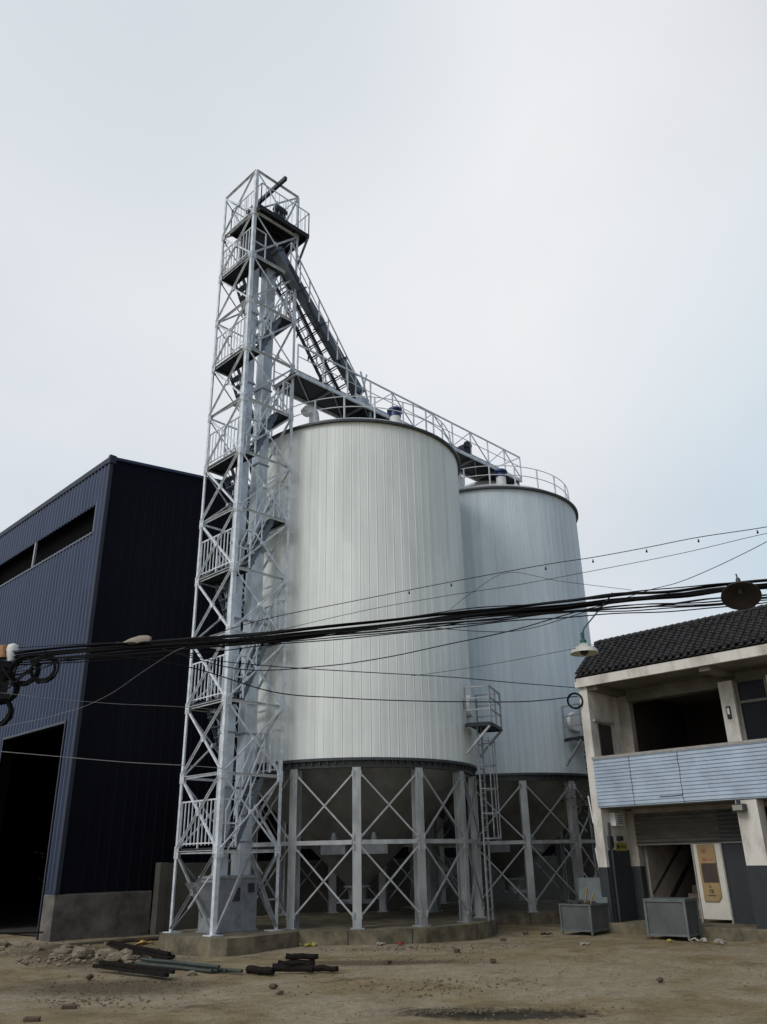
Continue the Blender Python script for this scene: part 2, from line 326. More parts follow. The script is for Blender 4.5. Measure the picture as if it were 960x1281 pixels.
    mrr = nn.new('ShaderNodeMapRange'); mrr.inputs[1].default_value = 1.85; mrr.inputs[2].default_value = 2.3; mrr.inputs[3].default_value = .85; mrr.inputs[4].default_value = 0; l.new(sb.outputs[0], mrr.inputs[0])
    oil = nn.new('ShaderNodeRGB'); oil.outputs[0].default_value = (.020, .020, .018, 1)
    c = mix(mrr.outputs[0], c, oil.outputs[0])
    l.new(c, b.inputs['Base Color'])
    bp = nn.new('ShaderNodeBump'); bp.inputs['Strength'].default_value = 1.0; bp.inputs['Distance'].default_value = .06
    ad = nn.new('ShaderNodeMath'); ad.operation = 'ADD'; l.new(nz(9, 8, .7), ad.inputs[0]); l.new(nz(40, 4, .6), ad.inputs[1])
    l.new(ad.outputs[0], bp.inputs['Height']); l.new(bp.outputs[0], b.inputs['Normal'])
    me = bpy.data.meshes.new('ground'); me.from_pydata(v, [], f); me.materials.append(m)
    for p in me.polygons: p.use_smooth = True
    o = bpy.data.objects.new('ground', me); COL.objects.link(o); struct(o)
ground()

# ------------------------------------------------------------------ railing / mesh helpers
def railing(mb, path, h, nr=3, post=.03, rail=.03, sp=1.0, bal=None, br=.014):
    path = [Vector(p) for p in path]
    for a, b in zip(path[:-1], path[1:]):
        L = (b-a).length; n = max(1, round(L/sp))
        for i in range(n+1): q = a.lerp(b, i/n); mb.bar(q, q+Vector((0, 0, h)), post)
        for k in range(nr):
            z = h*(1-k/max(1, nr)) if nr < 9 else 0
            mb.bar(a+Vector((0, 0, z)), b+Vector((0, 0, z)), rail)
        if bal:
            m = round(L/bal)
            for i in range(1, m): q = a.lerp(b, i/m); mb.bar(q+Vector((0, 0, .06)), q+Vector((0, 0, h)), br)

# ------------------------------------------------------------------ elevator tower
PZ = .27; BH = 1.5335; TX0, TX1, TY0, TY1 = 10.135, 11.744, 15.105, 16.71
def Z(k): return PZ+k*BH
def tower():
    T = thing('lattice_tower', 'tall slender galvanised lattice tower with zigzag stairs and rails', 'steel tower', (10.94, 15.9, PZ))
    Cn = [(TX0, TY0), (TX1, TY0), (TX1, TY1), (TX0, TY1)]
    for i, (x, y) in enumerate(Cn):
        mb = MB(); sx = 1 if x == TX0 else -1; sy = 1 if y == TY0 else -1
        wdt = .095 if i == 0 else .075
        mb.box((x, y, PZ+.02), (x+sx*wdt, y+sy*.014, Z(13))); mb.box((x, y+sy*.0145, PZ+.02), (x+sx*.014, y+sy*wdt, Z(13)))
        for k in range(1, 13):    # splice plates at the nodes
            mb.box((x-sx*.012, y-sy*.012, Z(k)-.12), (x+sx*.15, y-sy*.002, Z(k)+.12)); mb.box((x-sx*.012, y-sy*.0015, Z(k)-.12), (x-sx*.002, y+sy*.15, Z(k)+.12))
            for dz in (-.085, -.035, .035, .085):
                for d_ in (.045, .11): mb.box((x+sx*d_-.012, y-sy*.03, Z(k)+dz-.012), (x+sx*d_+.012, y-sy*.0125, Z(k)+dz+.012)); mb.box((x-sx*.03, y+sy*d_-.012, Z(k)+dz-.012), (x-sx*.0125, y+sy*d_+.012, Z(k)+dz+.012))
        mb.box((x-sx*.09, y-sy*.09, PZ), (x+sx*.2, y+sy*.2, PZ+.018))
        mb.build('leg', 'galv', T)
    for k in range(1, 14):
        mb = MB(); z = Z(k)
        for (a, b) in ((0, 1), (1, 2), (2, 3), (3, 0)):
            p = Vector((*Cn[a], z)); q = Vector((*Cn[b], z)); d = (q-p).normalized()*.03
            n_ = Vector((d.y, -d.x, 0)).normalized()*.012
            mb.angle(p+d-n_, q-d-n_, .056, .009)
        mb.build('ring_beam', 'galv', T)
    MB().bar((10.94, 14.75, Z(13)-.03), (10.94, 16.69, Z(13)-.03), .09, .13).build('trolley_beam', 'darksteel', T)
    for k in range(0, 13):
        mb = MB(); z0 = Z(k)+.06; z1 = Z(k+1)-.06
        for fi, (a, b) in enumerate(((0, 1), (1, 2), (2, 3), (3, 0))):
            p = Vector((*Cn[a], 0)); q = Vector((*Cn[b], 0)); d = (q-p).normalized()
            n_ = Vector((d.y, -d.x, 0)).normalized()
            p = p+d*.07; q = q-d*.07
            def at(P, z, off): return P+Vector((0, 0, z))+n_*off
            if k == 0 and fi == 0:
                m_ = (p+q)/2
                mb.angle(at(m_, z1, .02), at(p, z0, .02), .065, .01); mb.angle(at(m_, z1, .035), at(q, z0, .035), .065, .01)
                mb.bar(at(m_.lerp(q, .42), z1-.42*(z1-z0), .02), at(q, z1, .02), .04); mb.bar(at(m_.lerp(q, .62), z1-.62*(z1-z0), .02), at(q, z1-.62*(z1-z0), .02), .035)
            else:
                mb.angle(at(p, z0, .018), at(q, z1, .018), .044, .008); mb.angle(at(q, z0, -.03), at(p, z1, -.03), .044, .008)
                c_ = at((p+q)/2, (z0+z1)/2, 0); mb.bar(c_-n_*.038, c_+n_*.028, .11, .11)
        mb.build('cross_brace', 'galv' if k > 0 else 'galvold', T)
    # landings and stairs
    H = .95
    for k in range(1, 12):
        left = k % 2 == 1; z = Z(k)+.05
        x0, x1 = (TX0+.03, TX0+.50) if left else (TX1-.42, TX1-.03)
        mb = MB(); mb.box((x0, TY0+.04, z), (x1, TY1-.04, z+.02))
        for yy in (TY0+.1, (TY0+TY1)/2, TY1-.1): mb.box((x0+.01, yy-.02, z-.06), (x1-.01, yy+.02, z-.001))
        mb.box((x0-.004, TY0+.03, z-.05), (x0+.008, TY1-.03, z+.03)); mb.box((x1-.008, TY0+.03, z-.05), (x1+.004, TY1-.03, z+.03))
        L = mb.build('landing', 'deck', T)
        r = MB(); xo = x0+.01 if left else x1-.01; xi = x1 if left else x0
        railing(r, [(xo, TY0+.09, z+.02), (xo, TY1-.09, z+.02)], H, 1, bal=.145, br=.02, sp=.8); r.bar((xo, TY0+.09, z+.12), (xo, TY1-.09, z+.12), .026)
        yy = TY0+.08 if left else TY1-.08
        railing(r, [(xo, yy, z+.02), (xi, yy, z+.02)], H, 2, sp=.5)
        if not left: railing(r, [(xo, TY0+.06, z+.02), (xi+.1, TY0+.06, z+.02)], H, 1, bal=.14, br=.018, sp=.5)
        r.build('railing', 'galv', L)
        if k < 11:
            ya, yb = (TY0+.12, TY0+.50) if left else (TY1-.50, TY1-.12)
            xa, xb = (TX0+.50, TX1-.42) if left else (TX1-.42, TX0+.50)
            za, zb = z, Z(k+1)+.05
            s_ = MB(); n = 7
            for y in (ya, yb): s_.bar((xa, y, za), (xb, y, zb), .02, .10)
            for i in range(1, n):
                t = i/n; xx = xa+(xb-xa)*t; zz = za+(zb-za)*t; s_.box((xx-.09, ya+.01, zz-.012), (xx+.09, yb-.01, zz+.012))
            F = s_.build('stair_flight', 'darkgalv', T)
            h = MB()
            for y in (ya, yb):
                h.bar((xa, y, za+.75), (xb, y, zb+.75), .028); h.bar((xa, y, za+.4), (xb, y, zb+.4), .02)
                for t in (.02, .5, .98): xx = xa+(xb-xa)*t; zz = za+(zb-za)*t; h.bar((xx, y, zz), (xx, y, zz+.75), .025)
            h.build('handrail', 'galv', F)
    # top machine platform, overhanging on the conveyor side
    z = 18.76
    mb = MB(); mb.box((10.20, 14.90, z), (12.0, 16.42, z+.03))
    for y in (14.93, 15.4, 15.9, 16.39): mb.box((10.21, y-.025, z-.10), (11.99, y+.025, z-.001))
    for x in (10.23, 11.97): mb.box((x-.02, 14.9, z-.12), (x+.02, 16.42, z-.002))
    P = mb.build('top_platform', 'deck', T)
    r = MB(); railing(r, [(10.22, 16.4, z+.03), (10.22, 14.92, z+.03), (11.98, 14.92, z+.03), (11.98, 16.4, z+.03), (10.22, 16.4, z+.03)], .82, 1, bal=.16, br=.012, post=.022, rail=.024, sp=.9)
    r.build('railing', 'galv', P)
    MB().bar((11.96, 14.93, z-.1), (TX1, 14.93+.18, Z(11)+.5), .06).build('knee_brace', 'darksteel', T)
    MB().bar((11.96, 16.38, z-.1), (TX1, 16.38, Z(11)+.5), .06).build('knee_brace', 'darksteel', T)
    # sloping braces of the open top bay
    s_ = MB()
    for f in range(5): s_.bar((10.17, 16.68-.0, Z(11)+.25+f*.24), (10.17, 16.35, Z(11)+.25+f*.24), .02)
    s_.build('ladder', 'galv', T)
tower()

def elevator():
    E_ = thing('bucket_elevator', 'bucket elevator with two tall square ducts standing inside the lattice tower', 'elevator', (11.0, 15.9, PZ))
    for x, wd in ((10.76, .25), (11.30, .31)):
        mb = MB(); mb.box((x-wd/2, 15.9-wd/2, .9), (x+wd/2, 15.9+wd/2, 17.6))
        L = mb.build('duct', 'tube', E_, bevel=.01)
        z = 2.0
        while z < 17.4:
            MB().box((x-wd/2-.025, 15.875-wd/2, z-.02), (x+wd/2+.025, 15.925+wd/2, z+.02)).build('flange', 'galvold', L); z += 2.3
        for z in (3.1, 5.0, 6.9, 8.8): MB().bar((x-wd/2-.1, 15.66, z), (x+wd/2+.12, 15.66, z), .05).build('support_bar', 'galvold', L)
    mb = MB(); mb.box((10.50, 15.60, PZ+.03), (11.55, 16.2, 1.28)); mb.box((10.46, 15.56, 1.28), (11.59, 16.24, 1.34))
    mb.box((10.46, 15.56, PZ), (11.59, 16.24, PZ+.03))
    for x in (10.85, 11.2): mb.box((x-.012, 15.585, PZ+.05), (x+.012, 15.60, 1.27))
    B = mb.build('boot', 'galvold', E_, bevel=.006)
    p = MB(); p.box((10.90, 15.56, .85), (11.08, 15.585, 1.1)); p.box((11.3, 15.57, 1.0), (11.45, 15.585, 1.18)); p.build('access_plate', 'darksteel', B)
    h = MB(); h.add([(10.05, 15.75, 1.22), (10.5, 15.62, 1.22), (10.5, 16.18, 1.22), (10.05, 16.1, 1.22), (10.32, 15.8, .8), (10.5, 15.7, .55), (10.5, 16.1, .55), (10.32, 16.0, .8)],
              [(0, 1, 2, 3), (7, 6, 5, 4), (0, 4, 5, 1), (2, 6, 7, 3), (3, 7, 4, 0), (1, 5, 6, 2)]); h.build('feed_hopper', 'galvold', E_)
    m = MB(); m.box((10.45, 15.55, 17.6), (11.62, 16.25, 18.64)); m.lathe((11.0, 15.9, 19.1), [(.001, -.3), (.42, -.3), (.42, .3), (.001, .3)], 20, axis=Matrix.Rotation(pi/2, 3, 'X'))
    m.build('head_casing', 'darksteel', E_)
    m = MB(); m.lathe((10.95, 14.98, 19.08), [(.001, -.2), (.11, -.2), (.13, -.1), (.13, .12), (.09, .2), (.001, .2)], 16, axis=Matrix.Rotation(pi/2, 3, 'Y')); m.box((10.75, 14.93, 18.8), (11.1, 15.1, 18.97))
    m.build('drive_motor', 'motor', E_, smooth=True)
elevator()

# ------------------------------------------------------------------ inclined bridge + chute down to the gallery
def bridge():
    B = thing('inclined_walkway', 'steep open ladder walkway slanting from tower head to silo gallery', 'walkway', (12.6, 15.5, 13.83))
    def pt(y, t, dz=0):        # t 0 top, 1 bottom
        return Vector((11.35+(13.95-11.35)*t, y, 17.35+(13.84-17.35)*t+dz))
    mb = MB()
    for y in (15.8, 15.38, 14.98): mb.bar(pt(y, 0), pt(y, 1), .05, .09)
    mb.build('stringer', 'darksteel', B)
    r = MB(); n = 15
    for i in range(n+1):
        t = i/n; r.bar(pt(15.8, t, .05), pt(14.98, t, .05), .03); r.bar(pt(15.8, t, -.04), pt(14.98, t, -.04), .02)
    r.build('rung', 'darksteel', B)
    h = MB()
    for y in (14.92, 15.86):
        h.bar(pt(y, 0, .78), pt(y, .97, .78), .03); h.bar(pt(y, 0, .42), pt(y, .97, .42), .02)
        for i in range(8): t = i/7*.97; h.bar(pt(y, t), pt(y, t, .78), .03)
    h.build('handrail', 'galv', B)
    for i in range(4):
        t = .22+i*.17; MB().bar(pt(15.8, t), pt(15.8, t)+Vector((0.05, .1, -.16)), .04).build('bracket', 'darksteel', B)
    C = thing('grain_chute', 'dark square chute running down beside the slanting ladder walkway', 'chute', (12.6, 15.0, 13.85))
    a, b = Vector((10.95, 15.12, 17.75)), Vector((14.15, 15.05, 14.2))
    mb = MB(); mb.bar(a, b, .26, .26); mb.build('duct', 'darkgalv', C)
    for t in (.02, .28, .52, .76, .985): q = a.lerp(b, t); d = (b-a).normalized()*.02; MB().bar(q-d, q+d, .33, .33).build('flange', 'darksteel', C)
    m = MB(); m.box((13.9, 14.95, 13.84), (14.45, 15.4, 14.12)); m.bar((13.55, 15.2, 14.55), (13.95, 14.9, 14.75), .05); m.bar((14.0, 14.9, 13.84), (14.3, 14.9, 14.9), .04); m.bar((14.4, 14.9, 13.84), (14.05, 14.9, 14.9), .04)
    m.build('inlet_box', 'tube', C)
bridge()

# ------------------------------------------------------------------ gallery over the silos
def gallery():
    G = thing('conveyor_gallery', 'long level steel gallery with truss railings spanning over both silo roofs', 'gallery', (16.6, 15.35, 13.8))
    x0, x1, y0, y1, z = 11.62, 21.75, 14.84, 15.87, 13.8
    mb = MB(); mb.box((x0, y0, z), (x1, y1, z+.02)); mb.build('deck', 'deck', G)
    f = MB()
    for y in (y0, y1): f.box((x0, y-.025, z-.10), (x1, y+.025, z-.001))
    f.build('edge_beam', 'galv', G)
    f = MB(); n = 8
    for i in range(n+1):
        x = x0+.03+(x1-x0-.06)*i/n; f.box((x-.02, y0+.026, z-.075), (x+.02, y1-.026, z-.003))
        if i < n: xn = x0+.03+(x1-x0-.06)*(i+1)/n; f.bar((x+.02, y0+.05, z-.045), (xn-.02, y1-.05, z-.045), .035, .02)
    f.build('floor_joist', 'galvold', G)
    for y in (y0, y1):
        r = MB(); H = .88; n = 11; a = x0 if y == y1 else x0+.02
        for i in range(n+1): x = a+(x1-a)*i/n; r.bar((x, y, z+.02), (x, y, z+H), .035)
        r.bar((a, y, z+H), (x1, y, z+H), .04); r.bar((a, y, z+.5), (x1, y, z+.5), .018)
        for i in range(3, n):
            xa = a+(x1-a)*i/n; xb = a+(x1-a)*(i+1)/n
            if i % 2: r.bar((xa, y, z+.04), (xb, y, z+H-.02), .028)
            else: r.bar((xa, y, z+H-.02), (xb, y, z+.04), .028)
        r.build('truss_railing', 'galv', G)
    r = MB(); r.bar((x1, y0, z+.88), (x1, y1, z+.88), .035); r.bar((x1, y0, z+.02), (x1, y1, z+.88), .028); r.build('end_railing', 'galv', G)
    # conveyor on the deck
    m = MB(); m.box((13.9, 15.15, z+.03), (21.4, 15.55, z+.30)); m.build('conveyor_trough', 'galvold', G)
    m = MB(); R = Matrix.Rotation(radians(35), 3, 'Z') @ Matrix.Rotation(pi/2-.35, 3, 'Y')
    m.lathe((18.95, 14.95, z+.42), [(.001, -.28), (.10, -.28), (.12, -.1), (.12, .2), (.15, .22), (.15, .28), (.001, .28)], 14, axis=R)
    m.box((18.7, 14.9, z+.03), (19.1, 15.15, z+.35)); m.build('drive_motor', 'motor', G, smooth=True)
    for cx in (14.96, 21.23):
        for dx in (-.5, .45):
            for y in (y0+.1, y1-.1): MB().bar((cx+dx, y, 13.0), (cx+dx, y, z-.1), .06).build('support_post', 'galvold', G)
gallery()

# ------------------------------------------------------------------ silos
R = 3.056; Z1 = 3.712; Z2 = 12.343
def silo(cx, cy, label, phase, pang, name='grain_silo'):
    G = thing(name, label, 'silo', (cx, cy, PZ), 'steel silos on legs')
    NP = 88; SUB = 10
    # shell: panels with a raised standing seam between them
    n = NP*SUB; prof = []
    def rr(j):
        k = j % SUB
        return R+(.007 if k == 0 else (-.005 if k == 1 else 0))
    mb = MB(); zz = [Z1, 6.0, 8.4, 10.7, Z2]
    for z in zz:
        for j in range(n): a = 2*pi*j/n; r = rr(j); mb.v.append(Vector((cx+r*cos(a), cy+r*sin(a), z)))
    for i in range(len(zz)-1):
        for j in range(n): mb.f.append((i*n+j, i*n+(j+1) % n, (i+1)*n+(j+1) % n, (i+1)*n+j))
    mb.build('wall_shell', 'silo' if cx < 18 else 'silo_skytint', G)
    # lower ring
    mb = MB(); mb.lathe((cx, cy, 0), [(R-.12, Z1-.06), (R+.05, Z1-.06), (R+.05, Z1), (R-.12, Z1)], 96); mb.lathe((cx, cy, 0), [(R-.20, Z1-.2), (R-.06, Z1-.2), (R-.06, Z1-.07), (R-.20, Z1-.07), (R-.20, Z1-.2)], 96)
    for j in range(104):
        a = 2*pi*j/104; mb.obox((cx+(R-.02)*cos(a), cy+(R-.02)*sin(a), Z1-.10), .05, .03, .07, a)
    mb.build('ring_beam', 'rim', G)
    # roof
    mb = MB(); mb.lathe((cx, cy, 0), [(R+.02, Z2-.03), (R+.10, Z2-.03), (R+.10, Z2+.03), (R-.02, Z2+.05)], 96)
    mb.build('eave', 'rim', G)
    mb = MB(); mb.lathe((cx, cy, 0), [(R+.06, Z2+.04), (R*.6, Z2+.04+.53*(R*.4+.06)), (.85, Z2+1.24), (.85, Z2+1.30), (.01, Z2+1.30)], 88, f=lambda j, n: 1+(.004 if j % 4 == 0 else 0))
    RF = mb.build('roof', 'roofsheet', G)
    # roof edge railing
    r = MB(); rr_ = R-.16; zb = Z2+.07; ns = 22
    for k in range(ns): a = 2*pi*k/ns+.15; r.bar((cx+rr_*cos(a), cy+rr_*sin(a), zb), (cx+rr_*cos(a), cy+rr_*sin(a), zb+.80), .035)
    for h in (.80, .48, .12): r.ring((cx, cy, zb+h), rr_, .015, n=72, m=5)
    r.build('roof_railing', 'galv', G)
    # vents
    for (dx, dy) in ((-.55, -2.25),) if name == 'grain_silo' and cx < 18 else ((-1.35, -1.75),):
        rad = math.hypot(dx, dy); zr = Z2+.04+(R-rad)*.53
        m = MB(); m.lathe((cx+dx, cy+dy, zr-.05), [(.16, 0), (.16, .33), (.001, .33)], 20); V = m.build('roof_vent', 'white', G, smooth=True)
        m = MB(); m.lathe((cx+dx, cy+dy, zr+.27), [(.17, .0), (.17, .16), (.23, .17), (.23, .22), (.18, .27), (.001, .29)], 24); m.build('vent_cap', 'blue', V, smooth=True)
    a = radians(197); zr = Z2+.40
    m = MB(); p0 = Vector((cx+2.3*cos(a), cy+2.3*sin(a), zr)); m.tube([p0, p0+Vector((0, 0, .30)), p0+Vector((-.02, 0, .42)), p0+Vector((-.10, .02, .50)), p0+Vector((-.22, .04, .48)), p0+Vector((-.28, .05, .38))], .15, 12)
    m.build('gooseneck_vent', 'white', G, smooth=True)
    # hopper
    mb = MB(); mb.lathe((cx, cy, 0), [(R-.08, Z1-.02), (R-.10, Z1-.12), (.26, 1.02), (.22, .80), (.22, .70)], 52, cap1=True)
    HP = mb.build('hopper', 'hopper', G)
    m = MB(); m.lathe((cx, cy, 0), [(.34, .98), (.34, 1.02), (.27, 1.03)], 24); m.box((cx-.34, cy-.26, .62), (cx+.34, cy+.26, .71)); m.box((cx-.6, cy-.1, .64), (cx-.34, cy+.1, .69)); m.build('slide_gate', 'galvold', HP)
    for k, aa in enumerate((205, 243)):
        a = radians(aa); rad = 1.45; p = Vector((cx+rad*cos(a), cy+rad*sin(a), 1.95))
        m = MB(); m.obox(p+Vector((0, 0, -.12)), .14, .62, .22, a); m.build('aeration_box', 'galvold', HP)
        m = MB(); m.lathe(p+Vector((0, 0, .02)), [(.001, 0), (.08, 0), (.09, .10), (.06, .15), (.06, .22), (.001, .22)], 14); m.build('fan_motor', 'galvold', HP, smooth=True)
    # columns and bracing
    nc = 13; Rc = R-.10; cols = []
    for k in range(nc):
        a = radians(phase)+2*pi*k/nc; x, y = cx+Rc*cos(a), cy+Rc*sin(a); cols.append((x, y, a))
        m = MB(); hz = (PZ+.02, Z1-.205)
        for sg in (-1, 1):
            m.obox((x+cos(a)*.095*sg, y+sin(a)*.095*sg, sum(hz)/2), .014, .19, hz[1]-hz[0], a)
        m.obox((x, y, sum(hz)/2), .176, .012, hz[1]-hz[0], a)
        m.obox((x, y, PZ+.01), .30, .30, .02, a)
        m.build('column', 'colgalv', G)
    zm = 1.95
    for k in range(nc):
        x, y, a = cols[k]; x2, y2, a2 = cols[(k+1) % nc]
        p = Vector((x+cos(a)*.11, y+sin(a)*.11, 0)); q = Vector((x2+cos(a2)*.11, y2+sin(a2)*.11, 0)); d = (q-p).normalized()
        m = MB(); m.bar(p+d*.1+Vector((0, 0, zm)), q-d*.1+Vector((0, 0, zm)), .06, .09); m.build('tie_beam', 'colgalv', G)
        m = MB()
        for z0, z1 in ((PZ+.25, zm-.1), (zm+.1, Z1-.35)):
            o = Vector((cos((a+a2)/2) if abs(a2-a) < 3 else 0, sin((a+a2)/2) if abs(a2-a) < 3 else 0, 0))*.02
            m.bar(p+d*.09+Vector((0, 0, z0)), q-d*.09+Vector((0, 0, z1)), .034, .034); m.bar(p+d*.09+o+Vector((0, 0, z1)), q-d*.09+o+Vector((0, 0, z0)), .034, .034)
            for P_, zc in ((p+d*.08, z0), (p+d*.08, z1), (q-d*.08, z0), (q-d*.08, z1)): m.bar(P_+Vector((0, 0, zc-.07)), P_+Vector((0, 0, zc+.07)), .09, .012)
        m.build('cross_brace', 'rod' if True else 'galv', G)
    # service platform with ladder
    a = radians(pang); er = Vector((cos(a), sin(a), 0)); et = Vector((-sin(a), cos(a), 0)); c = Vector((cx, cy, 0))
    def P(r, t, z): return c+er*r+et*t+Vector((0, 0, z))
    zp = 4.62; ri, ro_ = R+.05, R+.70; hw = .58
    m = MB(); m.obox(P((ri+ro_)/2, 0, zp), ro_-ri, hw*2, .03, a)
    for t in (-hw, hw): m.bar(P(ri, t, zp-.05), P(ro_, t, zp-.05), .05, .06)
    m.bar(P(ro_, -hw, zp-.05), P(ro_, hw, zp-.05), .05, .06)
    PL = m.build('service_platform', 'deck', G)
    for t in (-hw, hw): MB().bar(P(ro_-.03, t, zp-.08), P(ri-.02, t, zp-.72), .05).build('support_strut', 'galvold', PL)
    m = MB()
    for h in (.88, .60, .32):
        m.bar(P(ri, -hw, zp+h), P(ro_, -hw, zp+h), .032); m.bar(P(ri, hw, zp+h), P(ro_, hw, zp+h), .032); m.bar(P(ro_, -hw, zp+h), P(ro_, hw, zp+h), .032)
    for (r_, t) in ((ri+.03, -hw), (ri+.03, hw), (ro_, -hw), (ro_, hw), (ro_, 0)): m.bar(P(r_, t, zp), P(r_, t, zp+.9), .032)
    m.build('railing', 'galvold', PL)
    m = MB(); m.lathe(P(R+.03, -.1, zp+.5), [(.001, .10), (.26, .10), (.28, .06), (.28, -.02)][::-1], 24, axis=Matrix.Rotation(a, 3, 'Z') @ Matrix.Rotation(pi/2, 3, 'Y'))
    m.build('manhole_cover', 'white', PL, smooth=True)
    m = MB(); tl = -.18 if pang > -80 else .3; rl = R+.30
    for t in (tl-.21, tl+.21): m.bar(P(rl, t, PZ), P(rl, t, zp-.02), .035)
    z = .5
    while z < zp: m.bar(P(rl, tl-.21, z), P(rl, tl+.21, z), .022); z += .28
    LD = m.build('ladder', 'galvold', G)
    m = MB(); z = 2.0
    while z < 4.5:
        pts = [P(rl+.30*sin(u)*1.2, tl+.28*cos(u), z) for u in [pi*i/10 for i in range(11)]]; m.tube(pts, .014, 5); z += .55
    for u in (.25*pi, .5*pi, .75*pi): m.bar(P(rl+.36*sin(u), tl+.28*cos(u), 2.0), P(rl+.36*sin(u), tl+.28*cos(u), 4.3), .02)
    m.build('safety_cage', 'galvold', LD)
silo(14.96, 16.12, 'nearer pale steel silo directly beside the lattice tower', -133, -65)
silo(21.23, 16.12, 'farther pale sky-tinted silo partly hidden behind the nearer one', -134, -99)

# ------------------------------------------------------------------ plinths
def plinth(poly_c, r, z1, label, n=36):
    cx, cy = poly_c; mb = MB(); pts = [(cx+r*cos(2*pi*i/n), cy+r*sin(2*pi*i/n)) for i in range(n)]
    mb.prism(pts, -.15, z1)
    o = mb.build('concrete_plinth', 'concrete', loc=(cx, cy, 0)); tag(o, label, 'plinth', 'concrete plinths'); return o
plinth((14.96, 16.12), R+.32, PZ, 'round concrete plinth under the nearer silo, edge cast in short blocks', 20)
plinth((21.23, 16.12), R+.32, PZ-.006, 'round concrete plinth under the farther silo', 20)
mb = MB(); mb.prism([(10.45, 17.2), (10.08, 17.0), (9.80, 16.1), (9.76, 15.2), (9.80, 14.65), (10.02, 14.42), (10.6, 14.36), (11.85, 14.6), (12.6, 15.2), (12.2, 17.2)], -.15, PZ-.003)
tag(mb.build('concrete_plinth', 'concrete', loc=(10.9, 15.8, 0)), 'rough angular concrete plinth under the lattice tower', 'plinth', 'concrete plinths')
# casting joints cut into the kerb faces of the plinths are shown by dark tar strips
for P_ in [o for o in COL.objects if o.name.startswith('concrete_plinth') and o.location.z == 0 and abs(o.location.y-16.12) < .01]:
    for k in range(20):
        if k % 3 == 2: continue
        a = 2*pi*k/20+.03; r_ = (R+.32)*cos(pi/20)/cos((.03 if True else 0)-pi/20*0) if False else None
        m = MB(); am = 2*pi*(k+.5)/20; c_ = Vector((P_.location.x, P_.location.y, 0)); ap = (R+.32)*cos(pi/20); t = ((k*37) % 11-5)/5*.38
        p = c_+Vector((cos(am)*ap-sin(am)*t, sin(am)*ap+cos(am)*t, .11)); m.obox(p, .012, .022, .30, am); m.build('joint', 'trash', P_)

